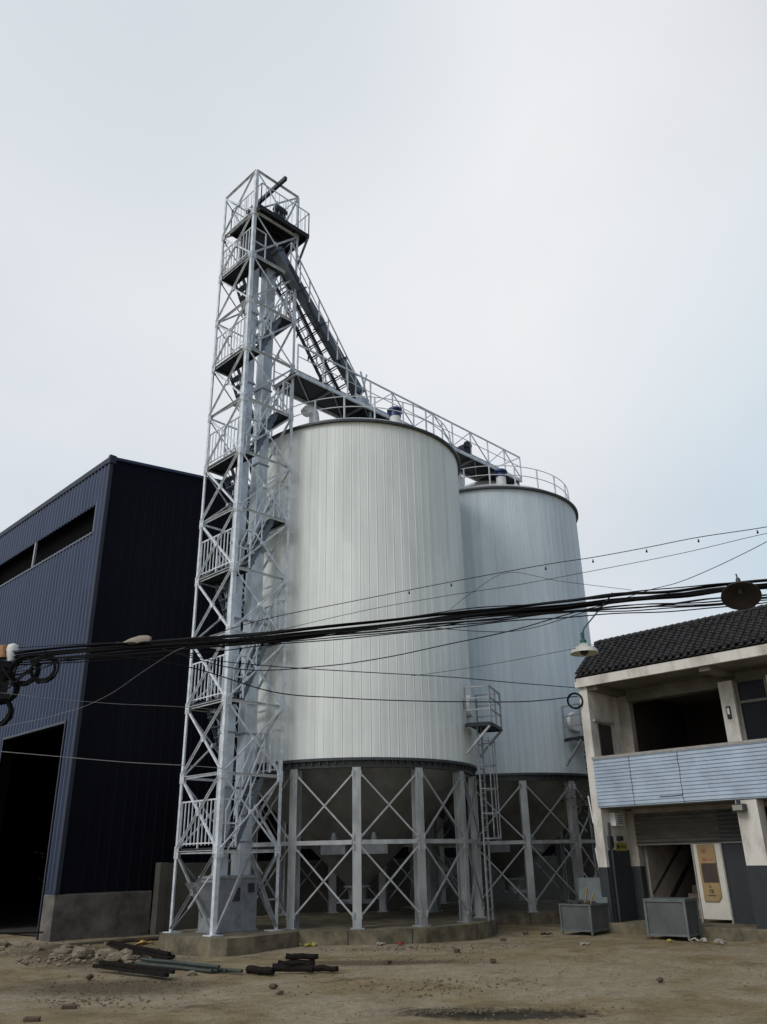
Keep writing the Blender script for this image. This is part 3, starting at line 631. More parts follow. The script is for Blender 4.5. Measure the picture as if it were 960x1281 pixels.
# ------------------------------------------------------------------ warehouse
def warehouse():
    W = thing('warehouse', 'big navy ribbed metal warehouse with open doorway and strip window', 'warehouse', (9.24, 20.3, 0))
    X0, Y0 = 9.24, 20.3; XE = 30.0; YE = 44.0
    def roofz(x): return 12.33+.12*(x-X0) if x < 15.5 else 12.33+.12*(15.5-X0)-.09*(x-15.5)
    # -X face, ribs along Y, with holes
    def sheet(pos, L, ztop, zbot, holes, pitch, depth, crest):
        mb = MB(); u = 0; pr = [(0, 0), (crest, depth), (crest*2, depth), (crest*3, 0), (pitch, 0)]
        us = []
        while u < L:
            for k in range(4): us.append((u+pr[k][0], pr[k][1]))
            u += pitch
        us.append((u, 0))
        for (a, da), (b, db) in zip(us[:-1], us[1:]):
            mid = (a+b)/2; zt = ztop(a), ztop(b); iv = [[zbot(mid), None]]
            segs = []; cur = zbot(mid)
            for (h0, h1, k0, k1) in sorted([h for h in holes if h[0] < mid < h[1]], key=lambda h: h[2]):
                if k0 > cur: segs.append((cur, cur, k0, k0))
                cur = k1
            segs.append((cur, cur, *zt))
            for (p0, p1, q0, q1) in segs: mb.add([pos(a, da, p0), pos(b, db, p1), pos(b, db, q1), pos(a, da, q0)], [(0, 1, 2, 3)])
        return mb
    dz = (4.97)
    mb = sheet(lambda u, d, z: (X0-d, Y0+u, z), YE-Y0, lambda u: 12.33, lambda u: .97 if u < .6 else 0.0, [(.63, 4.68, -1, 4.97), (.55, 8.4, 10.28, 11.12)], .21, .05, .042)
    mb.build('front_wall', 'navy', W)
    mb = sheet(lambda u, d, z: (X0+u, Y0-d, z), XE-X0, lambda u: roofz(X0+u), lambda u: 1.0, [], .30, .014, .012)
    mb.build('side_wall', 'navyshaded', W)
    # thick backing walls, door reveal
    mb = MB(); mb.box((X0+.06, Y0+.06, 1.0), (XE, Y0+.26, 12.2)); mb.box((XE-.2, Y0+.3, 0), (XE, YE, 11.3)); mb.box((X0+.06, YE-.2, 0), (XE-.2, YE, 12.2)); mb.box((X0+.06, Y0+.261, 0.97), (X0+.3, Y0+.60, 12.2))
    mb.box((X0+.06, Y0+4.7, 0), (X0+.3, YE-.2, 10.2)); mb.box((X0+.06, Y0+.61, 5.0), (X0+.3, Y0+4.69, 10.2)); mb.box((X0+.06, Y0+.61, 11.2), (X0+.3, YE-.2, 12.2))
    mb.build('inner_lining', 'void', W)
    mb = MB(); mb.add([(X0-.06, Y0-.08, roofz(X0)+.0), (15.5, Y0-.08, roofz(15.5)), (15.5, YE, roofz(15.5)), (X0-.06, YE, roofz(X0)), (X0-.06, Y0-.08, roofz(X0)+.08), (15.5, Y0-.08, roofz(15.5)+.08), (15.5, YE, roofz(15.5)+.08), (X0-.06, YE, roofz(X0)+.08)],
           [(0, 3, 2, 1), (4, 5, 6, 7), (0, 1, 5, 4), (2, 3, 7, 6), (3, 0, 4, 7)])
    mb.add([(15.5, Y0-.08, roofz(15.5)), (XE, Y0-.08, roofz(XE)), (XE, YE, roofz(XE)), (15.5, YE, roofz(15.5)), (15.5, Y0-.08, roofz(15.5)+.08), (XE, Y0-.08, roofz(XE)+.08), (XE, YE, roofz(XE)+.08), (15.5, YE, roofz(15.5)+.08)],
           [(0, 3, 2, 1), (4, 5, 6, 7), (0, 1, 5, 4), (1, 2, 6, 5), (2, 3, 7, 6)])
    mb.build('roof', 'navy', W)
    mb = MB(); mb.box((X0-.055, Y0-.055, .98), (X0+.05, Y0-.04, 12.3)); mb.box((X0-.055, Y0-.039, .98), (X0-.042, Y0+.06, 12.3)); mb.box((X0-.07, Y0-.09, 12.25), (X0-.043, YE, 12.42))
    mb.box((X0-.09, Y0-.1, 12.2), (X0+.1, Y0+.02, 12.45))
    mb.build('corner_trim', mat('navy trim', (.02, .027, .05), .6, .1, .1), W)
    # strip window
    mb = MB(); mb.box((X0+.27, Y0+.5, 10.2), (X0+.29, YE-.2, 11.2)); WN = mb.build('window', 'void', W)  # black sheet stands in for the shade inside the open strip
    m = MB(); m.box((X0-.06, Y0+.53, 10.20), (X0+.03, Y0+8.5, 10.25)); m.box((X0-.045, Y0+.50, 10.20), (X0+.03, Y0+.56, 11.14))
    m.build('window_frame', mat('grey window frame', (.10, .12, .16), .4, .3), WN)
    m = MB()
    for y in (24.98, 28.9): m.box((X0-.03, y-.04, 10.281), (X0+.03, y+.04, 11.12))
    m.build('mullion', mat('pale mullion', (.35, .38, .42), .4, .3), WN)
    # door trim
    m = MB(); m.box((X0-.06, Y0+.60, .0), (X0+.05, Y0+.64, 4.97)); m.box((X0-.06, Y0+.60, 4.972), (X0+.05, Y0+4.7, 5.03)); m.build('door_frame', mat('door trim', (.03, .04, .065), .4, .3), W)
    m = MB(); m.box((X0+.3, Y0+.3, .03), (XE-.3, YE-.3, .035)); m.build('floor', 'dark_int', W)
    # concrete base along the side
    m = MB(); m.box((X0-.05, Y0-.05, -.1), (11.72, Y0+.55, .97)); m.build('base_wall', 'concrete_wall', W, bevel=.02)
warehouse()
mb = MB(); mb.box((11.72, 19.95, -.1), (34, 20.15, 1.60)); mb.box((11.70, 19.93, -.1), (11.95, 20.17, 1.62))
tag(mb.build('boundary_wall', 'slabwall', loc=(11.72, 20, 0), bevel=.01), 'head high grey concrete boundary wall running behind the tower and silos', 'wall')
# dark structures seen low between the silo legs
mb = MB(); mb.box((30.5, 14, 0), (38, 26, 3.6)); B_ = mb.build('walls', 'dark_int')
sh = thing('storage_shed', 'low dark shed glimpsed behind the silo legs', 'shed', (34, 20, 0)); B_.parent = sh; B_.matrix_parent_inverse = Matrix.Translation((-34, -20, 0)); B_.name = 'wall'
mb = MB(); mb.box((30.2, 13.7, 3.6), (38.3, 26.3, 3.75)); mb.build('roof', 'darksteel', sh)

# ------------------------------------------------------------------ house on the right
def house():
    Hs = thing('two_storey_house', 'old two storey building with tiled roof and pale blue balcony', 'house', (19, 7, 0))
    YL = 11.1; YR = -6.0; XF = 17.9
    m = MB(); m.box((17.82, YR, -.1), (24, 11.25, .20)); m.build('step', 'concrete', Hs, bevel=.015)
    # end wall: lower dark dado, upper plaster
    m = MB(); m.box((XF, 10.87, .2), (23.5, YL, 1.34)); m.build('dado', 'greypaint', Hs)
    m = MB(); m.box((XF, 10.87, 1.34), (23.5, YL, 5.47)); EW = m.build('end_wall', 'plaster', Hs)
    m = MB(); m.box((18.22, 10.84, 3.0), (18.78, 10.868, 4.58)); m.build('side_door', 'brownroom', EW)
    m = MB(); m.box((18.0, 10.80, 4.62), (18.9, 10.868, 4.67)); m.build('lintel', 'coping', EW)
    # ground floor back wall parts (X=19)
    m = MB(); m.box((18.99, 10.64, 1.34), (19.2, 10.869, 2.58)); m.build('pilaster', 'cream', Hs)
    m = MB(); m.box((18.985, 10.64, .2), (19.2, 10.869, 1.339)); m.build('pilaster_base', 'greypaint', Hs)
    m = MB()
    z = 1.82
    while z < 2.50:
        m.add([(18.99, 8.05, z), (18.99, 10.64, z), (18.94, 10.64, z+.045), (18.94, 8.05, z+.045), (18.99, 8.05, z+.09), (18.99, 10.64, z+.09)], [(0, 1, 2, 3), (3, 2, 5, 4)]); z += .09
    m.box((18.93, 8.05, 1.79), (19.0, 10.64, 1.82)); m.build('roller_shutter', 'shutter', Hs)
    m = MB(); m.box((18.9, YR, 2.50), (19.3, 10.64, 2.6)); m.build('shutter_beam', 'cream', Hs)
    # hall behind
    m = MB(); m.box((23.2, 7.0, .2), (23.4, 10.87, 3.0)); m.box((19.3, 10.6, .2), (23.2, 10.86, 2.6)); m.box((19.22, 8.0, 0.2), (23.0, 8.1, 2.6)); m.build('hall_wall', 'cream', Hs)
    m = MB(); m.bar((19.35, 10.59, .75), (22.2, 10.59, 2.5), .03, .05); m.bar((19.6, 10.585, .25), (22.6, 10.585, 2.15), .03, .12); m.build('hall_skirting', 'brownroom', Hs)
    m = MB()
    for i in range(10): m.box((20.0+i*.24, 8.2, .2), (20.25+i*.24, 10.3, .2+.17*(i+1)))
    m.build('staircase', 'stair', Hs)
    # door with board, dark wall to its right
    m = MB(); m.box((18.93, 8.60, .27), (18.99, 9.24, 1.80)); D = m.build('door', 'doorwhite', Hs)
    m = MB(); m.add([(18.90, 9.14, 1.78), (18.90, 8.74, 1.78), (18.90, 8.74, .72), (18.90, 8.82, .62), (18.90, 9.14, .62), (18.928, 9.14, 1.78), (18.928, 8.74, 1.78), (18.928, 8.74, .72), (18.928, 8.82, .62), (18.928, 9.14, .62)],
                    [(0, 1, 2, 3, 4), (9, 8, 7, 6, 5), (0, 5, 6, 1), (1, 6, 7, 2), (2, 7, 8, 3), (3, 8, 9, 4), (4, 9, 5, 0)])
    SB = m.build('notice_board', 'cardboard', D)
    m = MB(); m.box((18.893, 8.745, 1.0), (18.899, 9.09, 1.39)); m.build('dark_panel', 'cardboard_dark', SB)
    m = MB(); m.box((18.893, 8.95, 1.44), (18.899, 9.04, 1.50)); m.box((18.893, 8.95, 1.60), (18.899, 9.04, 1.68))
    for i in range(4): m.box((18.893, 8.92-.035*i, 1.45), (18.899, 8.90-.035*i, 1.48))
    m.build('red_lettering', 'pink', SB)
    m = MB()
    for (ya, yb, za, zb) in ((8.955, 8.97, .93, .96), (8.93, 8.99, .905, .915), (8.90, 8.915, .79, .86), (8.975, 8.99, .79, .86), (8.90, 8.99, .845, .86), (8.90, 8.96, .79, .80), (8.93, 8.94, .80, .83), (8.86, 9.04, .745, .752), (8.88, 9.02, .73, .735)):
        m.box((18.893, ya, za), (18.899, yb, zb))
    m.build('black_lettering', 'ink', SB)
    m = MB(); m.box((18.96, 7.6, .2), (19.15, 8.58, 2.5)); m.build('metal_door', 'greypaint', Hs)
    m = MB(); m.box((18.9, 8.565, .2), (18.99, 8.598, 1.8)); m.box((18.9, 9.242, .2), (18.99, 9.27, 1.8)); m.build('door_frame', 'coping', Hs)
    # meter cabinet, yellow plate, pipes on the inner end wall / back
    m = MB(); m.box((18.25, 10.72, 2.22), (18.66, 10.868, 2.52)); MT = m.build('meter_box', 'white', Hs, bevel=.01)
    m = MB(); 
    for i in range(5): m.box((18.36, 10.715, 2.27+.045*i), (18.58, 10.719, 2.285+.045*i))
    m.build('printed_lines', 'ink', MT)
    m = MB(); m.box((18.36, 10.845, 1.68), (18.85, 10.868, 1.86)); YP = m.build('yellow_plate', 'yellow', Hs)
    m = MB(); m.box((18.40, 10.840, 1.73), (18.50, 10.844, 1.82)); 
    for i in range(4): m.box((18.54+.07*i, 10.840, 1.75), (18.58+.07*i, 10.844, 1.80))
    m.build('plate_print', 'ink', YP)
    m = MB(); m.tube([(18.12, 10.83, .2), (18.12, 10.83, 2.0), (18.14, 10.83, 2.3)], .03, 8); m.box((18.04, 10.80, 1.75), (18.2, 10.868, 2.0)); m.box((18.45, 10.78, 1.9), (18.62, 10.868, 2.0)); m.build('conduit', 'darksteel', Hs)
    m = MB(); m.box((18.0, 10.855, .2), (18.95, 10.868, 1.70)); m.build('painted_panel', 'greypaint', Hs)
    # front pillars
    for y in (7.43, 3.4, -.6):
        m = MB(); m.box((XF, y-.22, 1.35), (XF+.35, y+.22, 2.6)); PL = m.build('pillar', 'plaster', Hs)
        m = MB(); m.box((XF-.006, y-.235, .2), (XF+.36, y+.235, 1.349)); m.build('pillar_base', 'greypaint', PL)
    m = MB(); m.box((17.7, 7.42, 2.38), (17.9, 7.66, 2.52)); m.box((17.72, 7.5, 2.52), (17.8, 7.56, 2.6)); FL = m.build('floodlight', 'darksteel', Hs)
    m = MB(); m.box((17.694, 7.44, 2.40), (17.70, 7.64, 2.50)); m.build('lens', mat('lamp lens', (.30, .28, .25), .3), FL)
    m = MB(); m.box((18.96, YR, .2), (19.15, 7.2, 1.35)); m.build('dado', 'greypaint', Hs)
    m = MB(); m.box((18.97, YR, 1.35), (19.15, 7.2, 2.5)); m.build('ground_floor_wall', 'greypaint', Hs)
    # slab and balcony
    m = MB(); m.box((XF+.03, YR, 2.6), (23.5, 10.869, 2.78)); m.build('floor_slab', 'soffit', Hs)
    m = MB(); z = 2.64; dy = 0
    while z < 3.70:
        m.add([(XF-.02, YR, z), (XF-.02, 10.90, z), (XF-.045, 10.90, z+.012), (XF-.045, YR, z+.012), (XF-.045, 10.90, z+.07), (XF-.045, YR, z+.07), (XF-.02, 10.90, z+.08), (XF-.02, YR, z+.08)], [(0, 3, 2, 1), (3, 5, 4, 2), (5, 7, 6, 4)]); z += .08
    m.box((XF-.02, YR, 2.62), (XF+.06, 10.90, 3.71)); BP = m.build('balcony_panel', 'balcony', Hs)
    m = MB(); m.box((XF-.06, YR, 3.71), (XF+.12, 10.92, 3.77)); m.build('coping', 'coping', BP)
    for y in (9.95, 8.75, 5.5): MB().tube([(XF-.05, y+random.uniform(-.012, .012), 3.7-i*.1*1.07) for i in range(11)], .006, 5).build('joint_strip', 'greypaint', BP)
    MB().tube([(XF-.052, 8.76, 2.78), (XF-.052, 9.0, 2.77), (XF-.052, 9.3, 2.77)], .008, 5).build('joint_strip', 'greypaint', BP)
    # upper floor
    m = MB(); m.box((19.30, 10.55, 2.78), (19.5, 10.869, 5.47)); m.build('corner_pier', 'cream', Hs)
    m = MB(); m.box((22.4, 8.05, 2.78), (22.6, 10.868, 5.47)); m.box((19.53, 7.96, 2.78), (22.4, 8.049, 5.47)); m.box((19.505, 10.60, 2.785), (22.4, 10.865, 5.47)); m.build('upper_back_wall', 'brownroom', Hs)  # last box added over the end wall, its dark colour standing for room shade
    m = MB(); m.box((19.2, YR, 5.18), (19.52, 10.55, 5.47)); m.build('upper_beam', 'soffit', Hs)
    m = MB(); m.box((18.9, 7.68, 2.78), (19.2, 8.0, 5.25)); UC = m.build('upper_column', 'plaster', Hs)
    m = MB(); m.box((18.87, 7.80, 4.40), (18.90, 7.90, 4.68)); m.build('wall_lamp', 'ink', UC, bevel=.01)
    m = MB(); m.box((18.862, 7.825, 4.50), (18.869, 7.875, 4.64)); m.build('notice', 'white', UC)
    m = MB(); m.box((19.05, 6.95, 2.78), (19.12, 7.66, 5.2)); UD = m.build('upper_window', 'glass', Hs)
    m = MB(); m.box((19.0, 7.60, 2.78), (19.05, 7.67, 5.2)); m.box((19.0, 6.95, 4.72), (19.05, 7.6, 4.78)); m.box((19.0, 6.92, 2.78), (19.05, 6.99, 5.2)); m.build('window_frame', 'soffit', UD)
    m = MB(); m.box((18.95, 6.3, 2.78), (19.2, 6.91, 5.25)); m.box((18.96, YR, 2.78), (19.2, 6.3, 5.25)); m.build('upper_wall', 'plaster', Hs)
    # soffit + fascia
    m = MB(); m.box((XF+.0, YR, 5.475), (23.5, 11.12, 5.60)); m.box((XF+.02, 7.7, 5.36), (19.2, 7.95, 5.474)); m.box((XF+.02, 10.6, 5.36), (19.3, 10.86, 5.474)); m.build('soffit', 'soffit', Hs)
    m = MB(); m.box((XF-.09, YR, 5.46), (XF-.002, 11.14, 5.68)); m.build('fascia', 'plaster', Hs)
    # tiled roof
    mb = MB(); x0, z0, x1, z1 = 17.76, 5.74, 18.95, 6.72; nrow = 13; pitch = .185
    ny = int((11.0-YR)/pitch)
    for j in range(ny):
        y = 11.02-j*pitch
        for i in range(nrow):
            t0 = i/nrow; t1 = (i+1.25)/nrow; jx = random.uniform(-.008, .008); jz = random.uniform(-.006, .008)
            p0 = Vector((x0+(x1-x0)*t0, y+jx, z0+(z1-z0)*t0+.045+jz)); p1 = Vector((x0+(x1-x0)*min(t1, 1), y+jx, z0+(z1-z0)*min(t1, 1)+.02))
            o = len(mb.v); r = .058; ns = 6
            for p, rr in ((p0, r), (p1, r*.85)):
                for k in range(ns+1):
                    a = pi*k/ns; mb.v.append(p+Vector((-.7*sin(a)*rr, cos(a)*rr, .75*sin(a)*rr)))
            for k in range(ns): mb.f.append((o+k, o+k+1, o+ns+2+k, o+ns+1+k))
            mb.f.append(tuple(range(o, o+ns+1))[::-1])
            # trough tile between
            q0 = p0+Vector((0, -pitch/2, -.03)); q1 = p1+Vector((0, -pitch/2, -.035)); h = .05
            mb.add([q0+Vector((0, -h, .012)), q0+Vector((0, 0, -.01)), q0+Vector((0, h, .012)), q1+Vector((0, -h, .012)), q1+Vector((0, 0, -.01)), q1+Vector((0, h, .012)),
                    q0+Vector((0, -h, -.02)), q0+Vector((0, h, -.02))], [(0, 1, 4, 3), (1, 2, 5, 4), (0, 6, 7, 2, 1)])
    mb.add([(x0+.02, YR, z0-.03), (x0+.02, 11.1, z0-.03), (x1, 11.1, z1-.0), (x1, YR, z1-.0)], [(0, 1, 2, 3)])
    mb.add([(x1, YR, z1), (x1, 11.1, z1), (x1+5, 11.1, z1-1.1), (x1+5, YR, z1-1.1)], [(0, 1, 2, 3)])
    mb.add([(x0+.02, 11.1, z0-.03), (x0+.02, 11.1, 5.6), (x1+5, 11.1, 5.6), (x1+5, 11.1, z1-1.1), (x1, 11.1, z1)], [(0, 1, 2, 3, 4)])
    RF = mb.build('tiled_roof', 'tile', Hs)
    mb = MB()
    y = 11.1
    while y > YR:
        mb.tube([(x1, y, z1+.05), (x1, y-.2, z1+.065)], .06, 8, radii=[.052, .062]); y -= .17
    mb.build('ridge', 'tile', RF)
    m = MB(); m.box((18.2, YR+.1, .2), (23.5, YR+.3, 5.47)); m.box((23.3, YR+.3, .2), (23.5, 10.869, 5.47)); m.build('rear_wall', 'cream', Hs)
house()

# ------------------------------------------------------------------ wires
def curve(pts, off=(0, 0, 0), n=6):
    P = [Vector(p)+Vector(off) for p in pts]; outp = []
    for i in range(len(P)-1):
        p0 = P[max(i-1, 0)]; p1 = P[i]; p2 = P[i+1]; p3 = P[min(i+2, len(P)-1)]
        for k in range(n):
            t = k/n; outp.append(.5*((2*p1)+(p2-p0)*t+(2*p0-5*p1+4*p2-p3)*t*t+(3*p1-p0-3*p2+p3)*t**3))
    outp.append(P[-1]); return outp

rng = random.Random(3)
MAIN = [(5.42, 18.24, 5.55), (6.0, 17.21, 5.55), (6.93, 15.57, 5.56), (8.15, 13.41, 5.49), (9.04, 11.83, 5.46), (10.02, 10.08, 5.48), (10.88, 8.56, 5.54), (11.56, 7.36, 5.53), (11.99, 6.59, 5.54), (12.51, 5.66, 5.54), (12.97, 4.86, 5.57), (13.41, 4.08, 5.55), (13.9, 3.2, 5.55)]
LOW = [(5.45, 18.2, 5.34), (6.02, 17.18, 5.38), (6.94, 15.54, 5.36), (8.15, 13.4, 5.35), (9.04, 11.83, 5.34), (10.02, 10.08, 5.35), (10.88, 8.57, 5.38), (11.55, 7.37, 5.38), (12.19, 6.24, 5.34), (12.8, 5.16, 5.31), (13.38, 4.12, 5.32), (13.9, 3.2, 5.33)]
def cable(name, pts, r, mtl, label, group=None, wob=0, n=6):
    c = curve(pts, n=n); ph = rng.uniform(0, 6)
    for i, p in enumerate(c): p.z += wob*(sin(i*.31+ph)+.5*sin(i*.83+ph*2)); p.x += wob*.6*sin(i*.43+ph)
    return tag(MB().tube(c, r, 6).build(name, mtl, loc=tuple(c[0]), smooth=True), label, 'cable', group)
GB = 'black cables of the thick overhead bundle'
for i in range(11):
    dz = rng.uniform(-.065, .065); dd = rng.uniform(-.08, .08)
    cable('overhead_cable', [(x+dd, y+dd*.5, z+dz*(.6+.8*((k*7+i) % 5)/5)) for k, (x, y, z) in enumerate(MAIN)], rng.choice((.010, .013, .018, .026)), 'rubber', 'black cable in the thick upper bundle crossing the whole yard', GB, .012)
for i in range(8):
    dz = rng.uniform(-.06, .07); dd = rng.uniform(-.08, .08)
    cable('overhead_cable', [(x+dd, y+dd*.5, z+dz*(.5+1.0*((k*3+i) % 4)/4)) for k, (x, y, z) in enumerate(LOW)], rng.choice((.007, .010, .013)), 'rubber', 'thinner black cable in the looser strands just under the thick bundle', 'black cables strung loosely below the bundle', .018)
BL = [(8.15, 13.2, 5.50), (8.78, 11.99, 5.75), (9.71, 10.33, 5.94), (10.54, 8.87, 6.1), (11.35, 7.42, 6.23), (11.75, 6.72, 6.27), (12.18, 5.95, 6.34), (12.59, 5.22, 6.42), (13.04, 4.42, 6.46), (13.36, 3.86, 6.51), (13.9, 2.9, 6.6)]
cable('festoon_wire', BL, .007, 'rubber', 'highest black wire over the house, carrying small hanging bulbs')
for i, (x, y, z) in enumerate([(10.15, 9.54, 6.01), (10.53, 8.87, 6.07), (11.35, 7.42, 6.19), (11.74, 6.72, 6.23), (12.18, 5.95, 6.31), (12.59, 5.22, 6.39), (13.04, 4.42, 6.43)]):
    B_ = thing('light_bulb', ['small dark bulb on the top wire, leftmost, before the nearer silo', 'small bulb on the top wire in front of the seam between the two silos', 'small bulb on the top wire in front of the middle of the farther silo', 'small bulb on the top wire just beyond the edge of the farther silo', 'small bulb on the top wire, first one fully against open sky', 'small bulb on the top wire between the lamp shade and the round dark dish', 'small bulb on the top wire, rightmost near the picture edge'][i], 'light bulb', (x, y, z-.02), 'bulbs hanging from the top wire')
    m = MB(); m.lathe((x, y, z-.035), [(.001, -.026), (.014, -.02), (.018, -.005), (.012, .010), (.001, .012)], 10); m.build('globe', 'rubber', B_, smooth=True)
    m = MB(); m.lathe((x, y, z-.03), [(.009, 0), (.009, .03), (.001, .034)], 8); m.build('socket', 'rubber', B_)
cable('overhead_wire', [(8.15, 13.2, 5.30), (8.55, 12.4, 5.41), (9.7, 10.36, 5.72), (10.49, 8.94, 5.85), (11.05, 7.95, 5.91), (11.63, 6.92, 6.01), (12.43, 5.51, 6.17), (13.03, 4.44, 6.34), (13.35, 3.88, 6.4), (13.9, 2.9, 6.5)], .005, 'rubber', 'thin grey wire running just below the wire with bulbs')
cable('overhead_wire', [(10.4, 9.2, 5.3), (11.02, 8.01, 5.11), (11.55, 7.07, 5.29), (12.11, 6.07, 5.58), (12.4, 5.55, 5.69), (12.75, 4.94, 5.93), (13.1, 4.33, 6.22), (13.35, 3.87, 6.47), (13.9, 2.9, 6.9)], .006, 'rubber', 'slack wire curving up to the right over the tiled roof')
cable('overhead_wire', [(7.8, 13.9, 5.4), (8.56, 12.37, 4.85), (9.33, 11.01, 4.78), (9.91, 9.98, 4.84), (10.47, 8.98, 4.98), (11.04, 7.97, 5.13), (11.6, 6.98, 5.36), (12.1, 6.1, 5.5)], .009, 'rubber', 'black cable sagging below the bundle in front of both silos')
cable('overhead_wire', [(10.49, 8.95, 5.56), (10.7, 8.57, 5.85), (11.03, 8.0, 6.16), (11.45, 7.24, 5.91), (12.02, 6.24, 5.63)], .004, 'rubber', 'thin tie wire peaking on the farther silo between the strung wires')
cable('overhead_wire', [(10.2, 9.6, 4.5), (10.67, 8.64, 4.55), (11.39, 7.35, 4.7), (12.15, 6.0, 4.9), (12.63, 5.15, 4.94), (13.21, 4.13, 4.99), (13.8, 3.0, 5.1)], .004, 'rubber', 'thin faint wire passing just over the tiled roof ridge')
cable('house_wire', [(7.0, 16.28, 5.5), (8.5, 15.57, 5.81), (9.58, 15.0, 5.64), (10.85, 14.4, 5.57), (12.7, 13.55, 5.56), (14.68, 12.62, 5.56), (16.21, 11.9, 5.51), (17.87, 11.13, 5.47)], .010, 'rubber', 'black wire from the pole to the house corner, upper of the pair')
cable('house_wire', [(7.0, 16.28, 5.45), (7.93, 15.84, 5.6), (9.28, 15.15, 5.44), (10.87, 14.4, 5.01), (12.19, 13.79, 4.95), (13.57, 13.14, 4.95), (15.03, 12.45, 4.99), (16.57, 11.73, 5.07), (17.87, 11.13, 5.26)], .012, 'rubber', 'black wire from the pole to the house corner, lower of the pair')
cable('overhead_wire', [(5.4, 17.02, 3.70), (6.12, 16.7, 3.64), (7.17, 16.2, 3.56), (8.27, 15.68, 3.48), (9.27, 15.2, 3.44), (10.1, 15.05, 3.42)], .007, 'wirewhite', 'pale thin wire crossing low over the dark warehouse doorway')
cable('overhead_wire', [(5.6, 17.0, 4.8), (6.77, 16.39, 4.69), (7.88, 15.86, 4.63), (9.04, 15.31, 4.62), (10.1, 15.06, 4.62)], .004, 'wirewhite', 'faint wire crossing the navy side wall above the pale one')
cable('overhead_wire', [(5.6, 17.6, 4.0), (6.5, 16.05, 4.2), (6.73, 15.62, 4.28), (6.98, 15.17, 4.38), (7.27, 14.67, 4.6), (7.54, 14.18, 4.92), (7.86, 13.62, 5.27), (8.0, 13.4, 5.36)], .0035, 'wirewhite', 'thin pale stay wire slanting up to the bundle across the warehouse corner')
cable('overhead_wire', [(6.1, 17.05, 5.72), (7.42, 14.71, 5.62), (8.2, 13.3, 5.5)], .008, 'rubber', 'black wire from the insulator box to the street lamp head')
# utility pole at the picture's left edge
UP = thing('utility_pole', 'concrete utility pole with dark junction boxes at the left edge', 'utility pole', (5.62, 17.75, 0))
m = MB(); m.lathe((5.62, 17.75, 0), [(.17, -.1), (.11, 7.2)], 18, cap1=True); m.build('pole', 'concrete', UP, smooth=True)
m = MB(); m.obox((5.78, 17.3, 5.12), .5, .5, .55, -1.05); m.obox((5.98, 17.02, 5.02), .26, .34, .5, -1.05); m.obox((6.02, 16.98, 4.72), .3, .4, .12, -.9, .2); m.obox((5.9, 17.05, 5.36), .4, .5, .14, -1.1); m.build('junction_box', 'trash', UP, bevel=.02)
m = MB(); m.bar((5.55, 18.0, 5.5), (6.1, 17.0, 5.45), .06, .06); m.build('cross_arm', 'darksteel', UP)
m = MB(); m.lathe((6.14, 16.96, 5.62), [(.001, -.20), (.06, -.18), (.10, -.05), (.12, .08), (.10, .15), (.04, .18), (.001, .18)], 14); m.bar((6.14, 16.96, 5.45), (5.75, 17.5, 5.4), .04); X_ = m.build('insulator', 'white', UP, smooth=True)
m = MB(); m.lathe((6.04, 17.12, 5.64), [(.001, -.13), (.11, -.12), (.11, .13), (.001, .14)], 12); m.build('orange_cap', 'orange', X_, smooth=True)
for i, (c_, r_) in enumerate((((6.33, 16.63, 5.22), .27), ((6.55, 16.25, 5.22), .26), ((6.10, 16.95, 4.86), .27), ((6.08, 17.0, 4.42), .27))):
    m = MB()
    for k in range(8): m.ring(Vector(c_)+Vector((rng.uniform(-.02, .02), rng.uniform(-.02, .02), rng.uniform(-.025, .02))), r_*rng.uniform(.82, 1.08), .018, axis=radians(-50+rng.uniform(-12, 12)), n=30, m=5, wob=.045)
    tag(m.build('cable_coil', 'rubber', loc=c_, smooth=True), ['coil of black cable hanging under the bundle, first right of the junction boxes', 'coil of black cable hanging under the bundle, farthest from the pole', 'coil of black cable hanging just below the junction boxes', 'lowest coil of black cable hanging against the ribbed navy wall'][i], 'cable coil', 'coils of spare cable at the pole')
m = MB()
for k in range(4): m.ring(Vector((17.78, 11.16, 5.14)), .17+k*.008, .014, axis=radians(-60+k*4), n=26, m=5)
tag(m.build('cable_coil', 'rubber', loc=(17.78, 11.16, 5.14), smooth=True), 'small black cable coil hung on the white house corner', 'cable coil')
for i in range(9):      # drooping tails and jumpers around the boxes
    a_ = Vector((5.75+rng.uniform(-.1, .35), 17.5-rng.uniform(0, .7), 5.35+rng.uniform(-.15, .2))); b_ = Vector((6.3+rng.uniform(-.2, .9), 16.6-rng.uniform(-.3, 1.3), 5.35+rng.uniform(-.05, .25)))
    c2_ = (a_+b_)/2-Vector((0, 0, rng.uniform(.1, .55)))
    cable('jumper_cable', [a_, a_.lerp(c2_, .6)-Vector((0, 0, .05)), c2_, c2_.lerp(b_, .5)-Vector((0, 0, .04)), b_], rng.choice((.008, .012, .016)), 'rubber', 'black jumper cable drooping from the junction boxes at the left edge', 'jumper cables at the pole')
UP2 = thing('utility_pole', 'concrete utility pole beyond the right picture edge carrying the cable bundle', 'utility pole', (14.0, 2.95, 0))
m = MB(); m.lathe((14.0, 2.95, 0), [(.17, -.1), (.11, 7.4)], 18, cap1=True); m.build('pole', 'concrete', UP2, smooth=True)
m = MB(); m.bar((13.5, 2.7, 5.45), (14.5, 3.2, 5.45), .06, .06); m.build('cross_arm', 'darksteel', UP2)
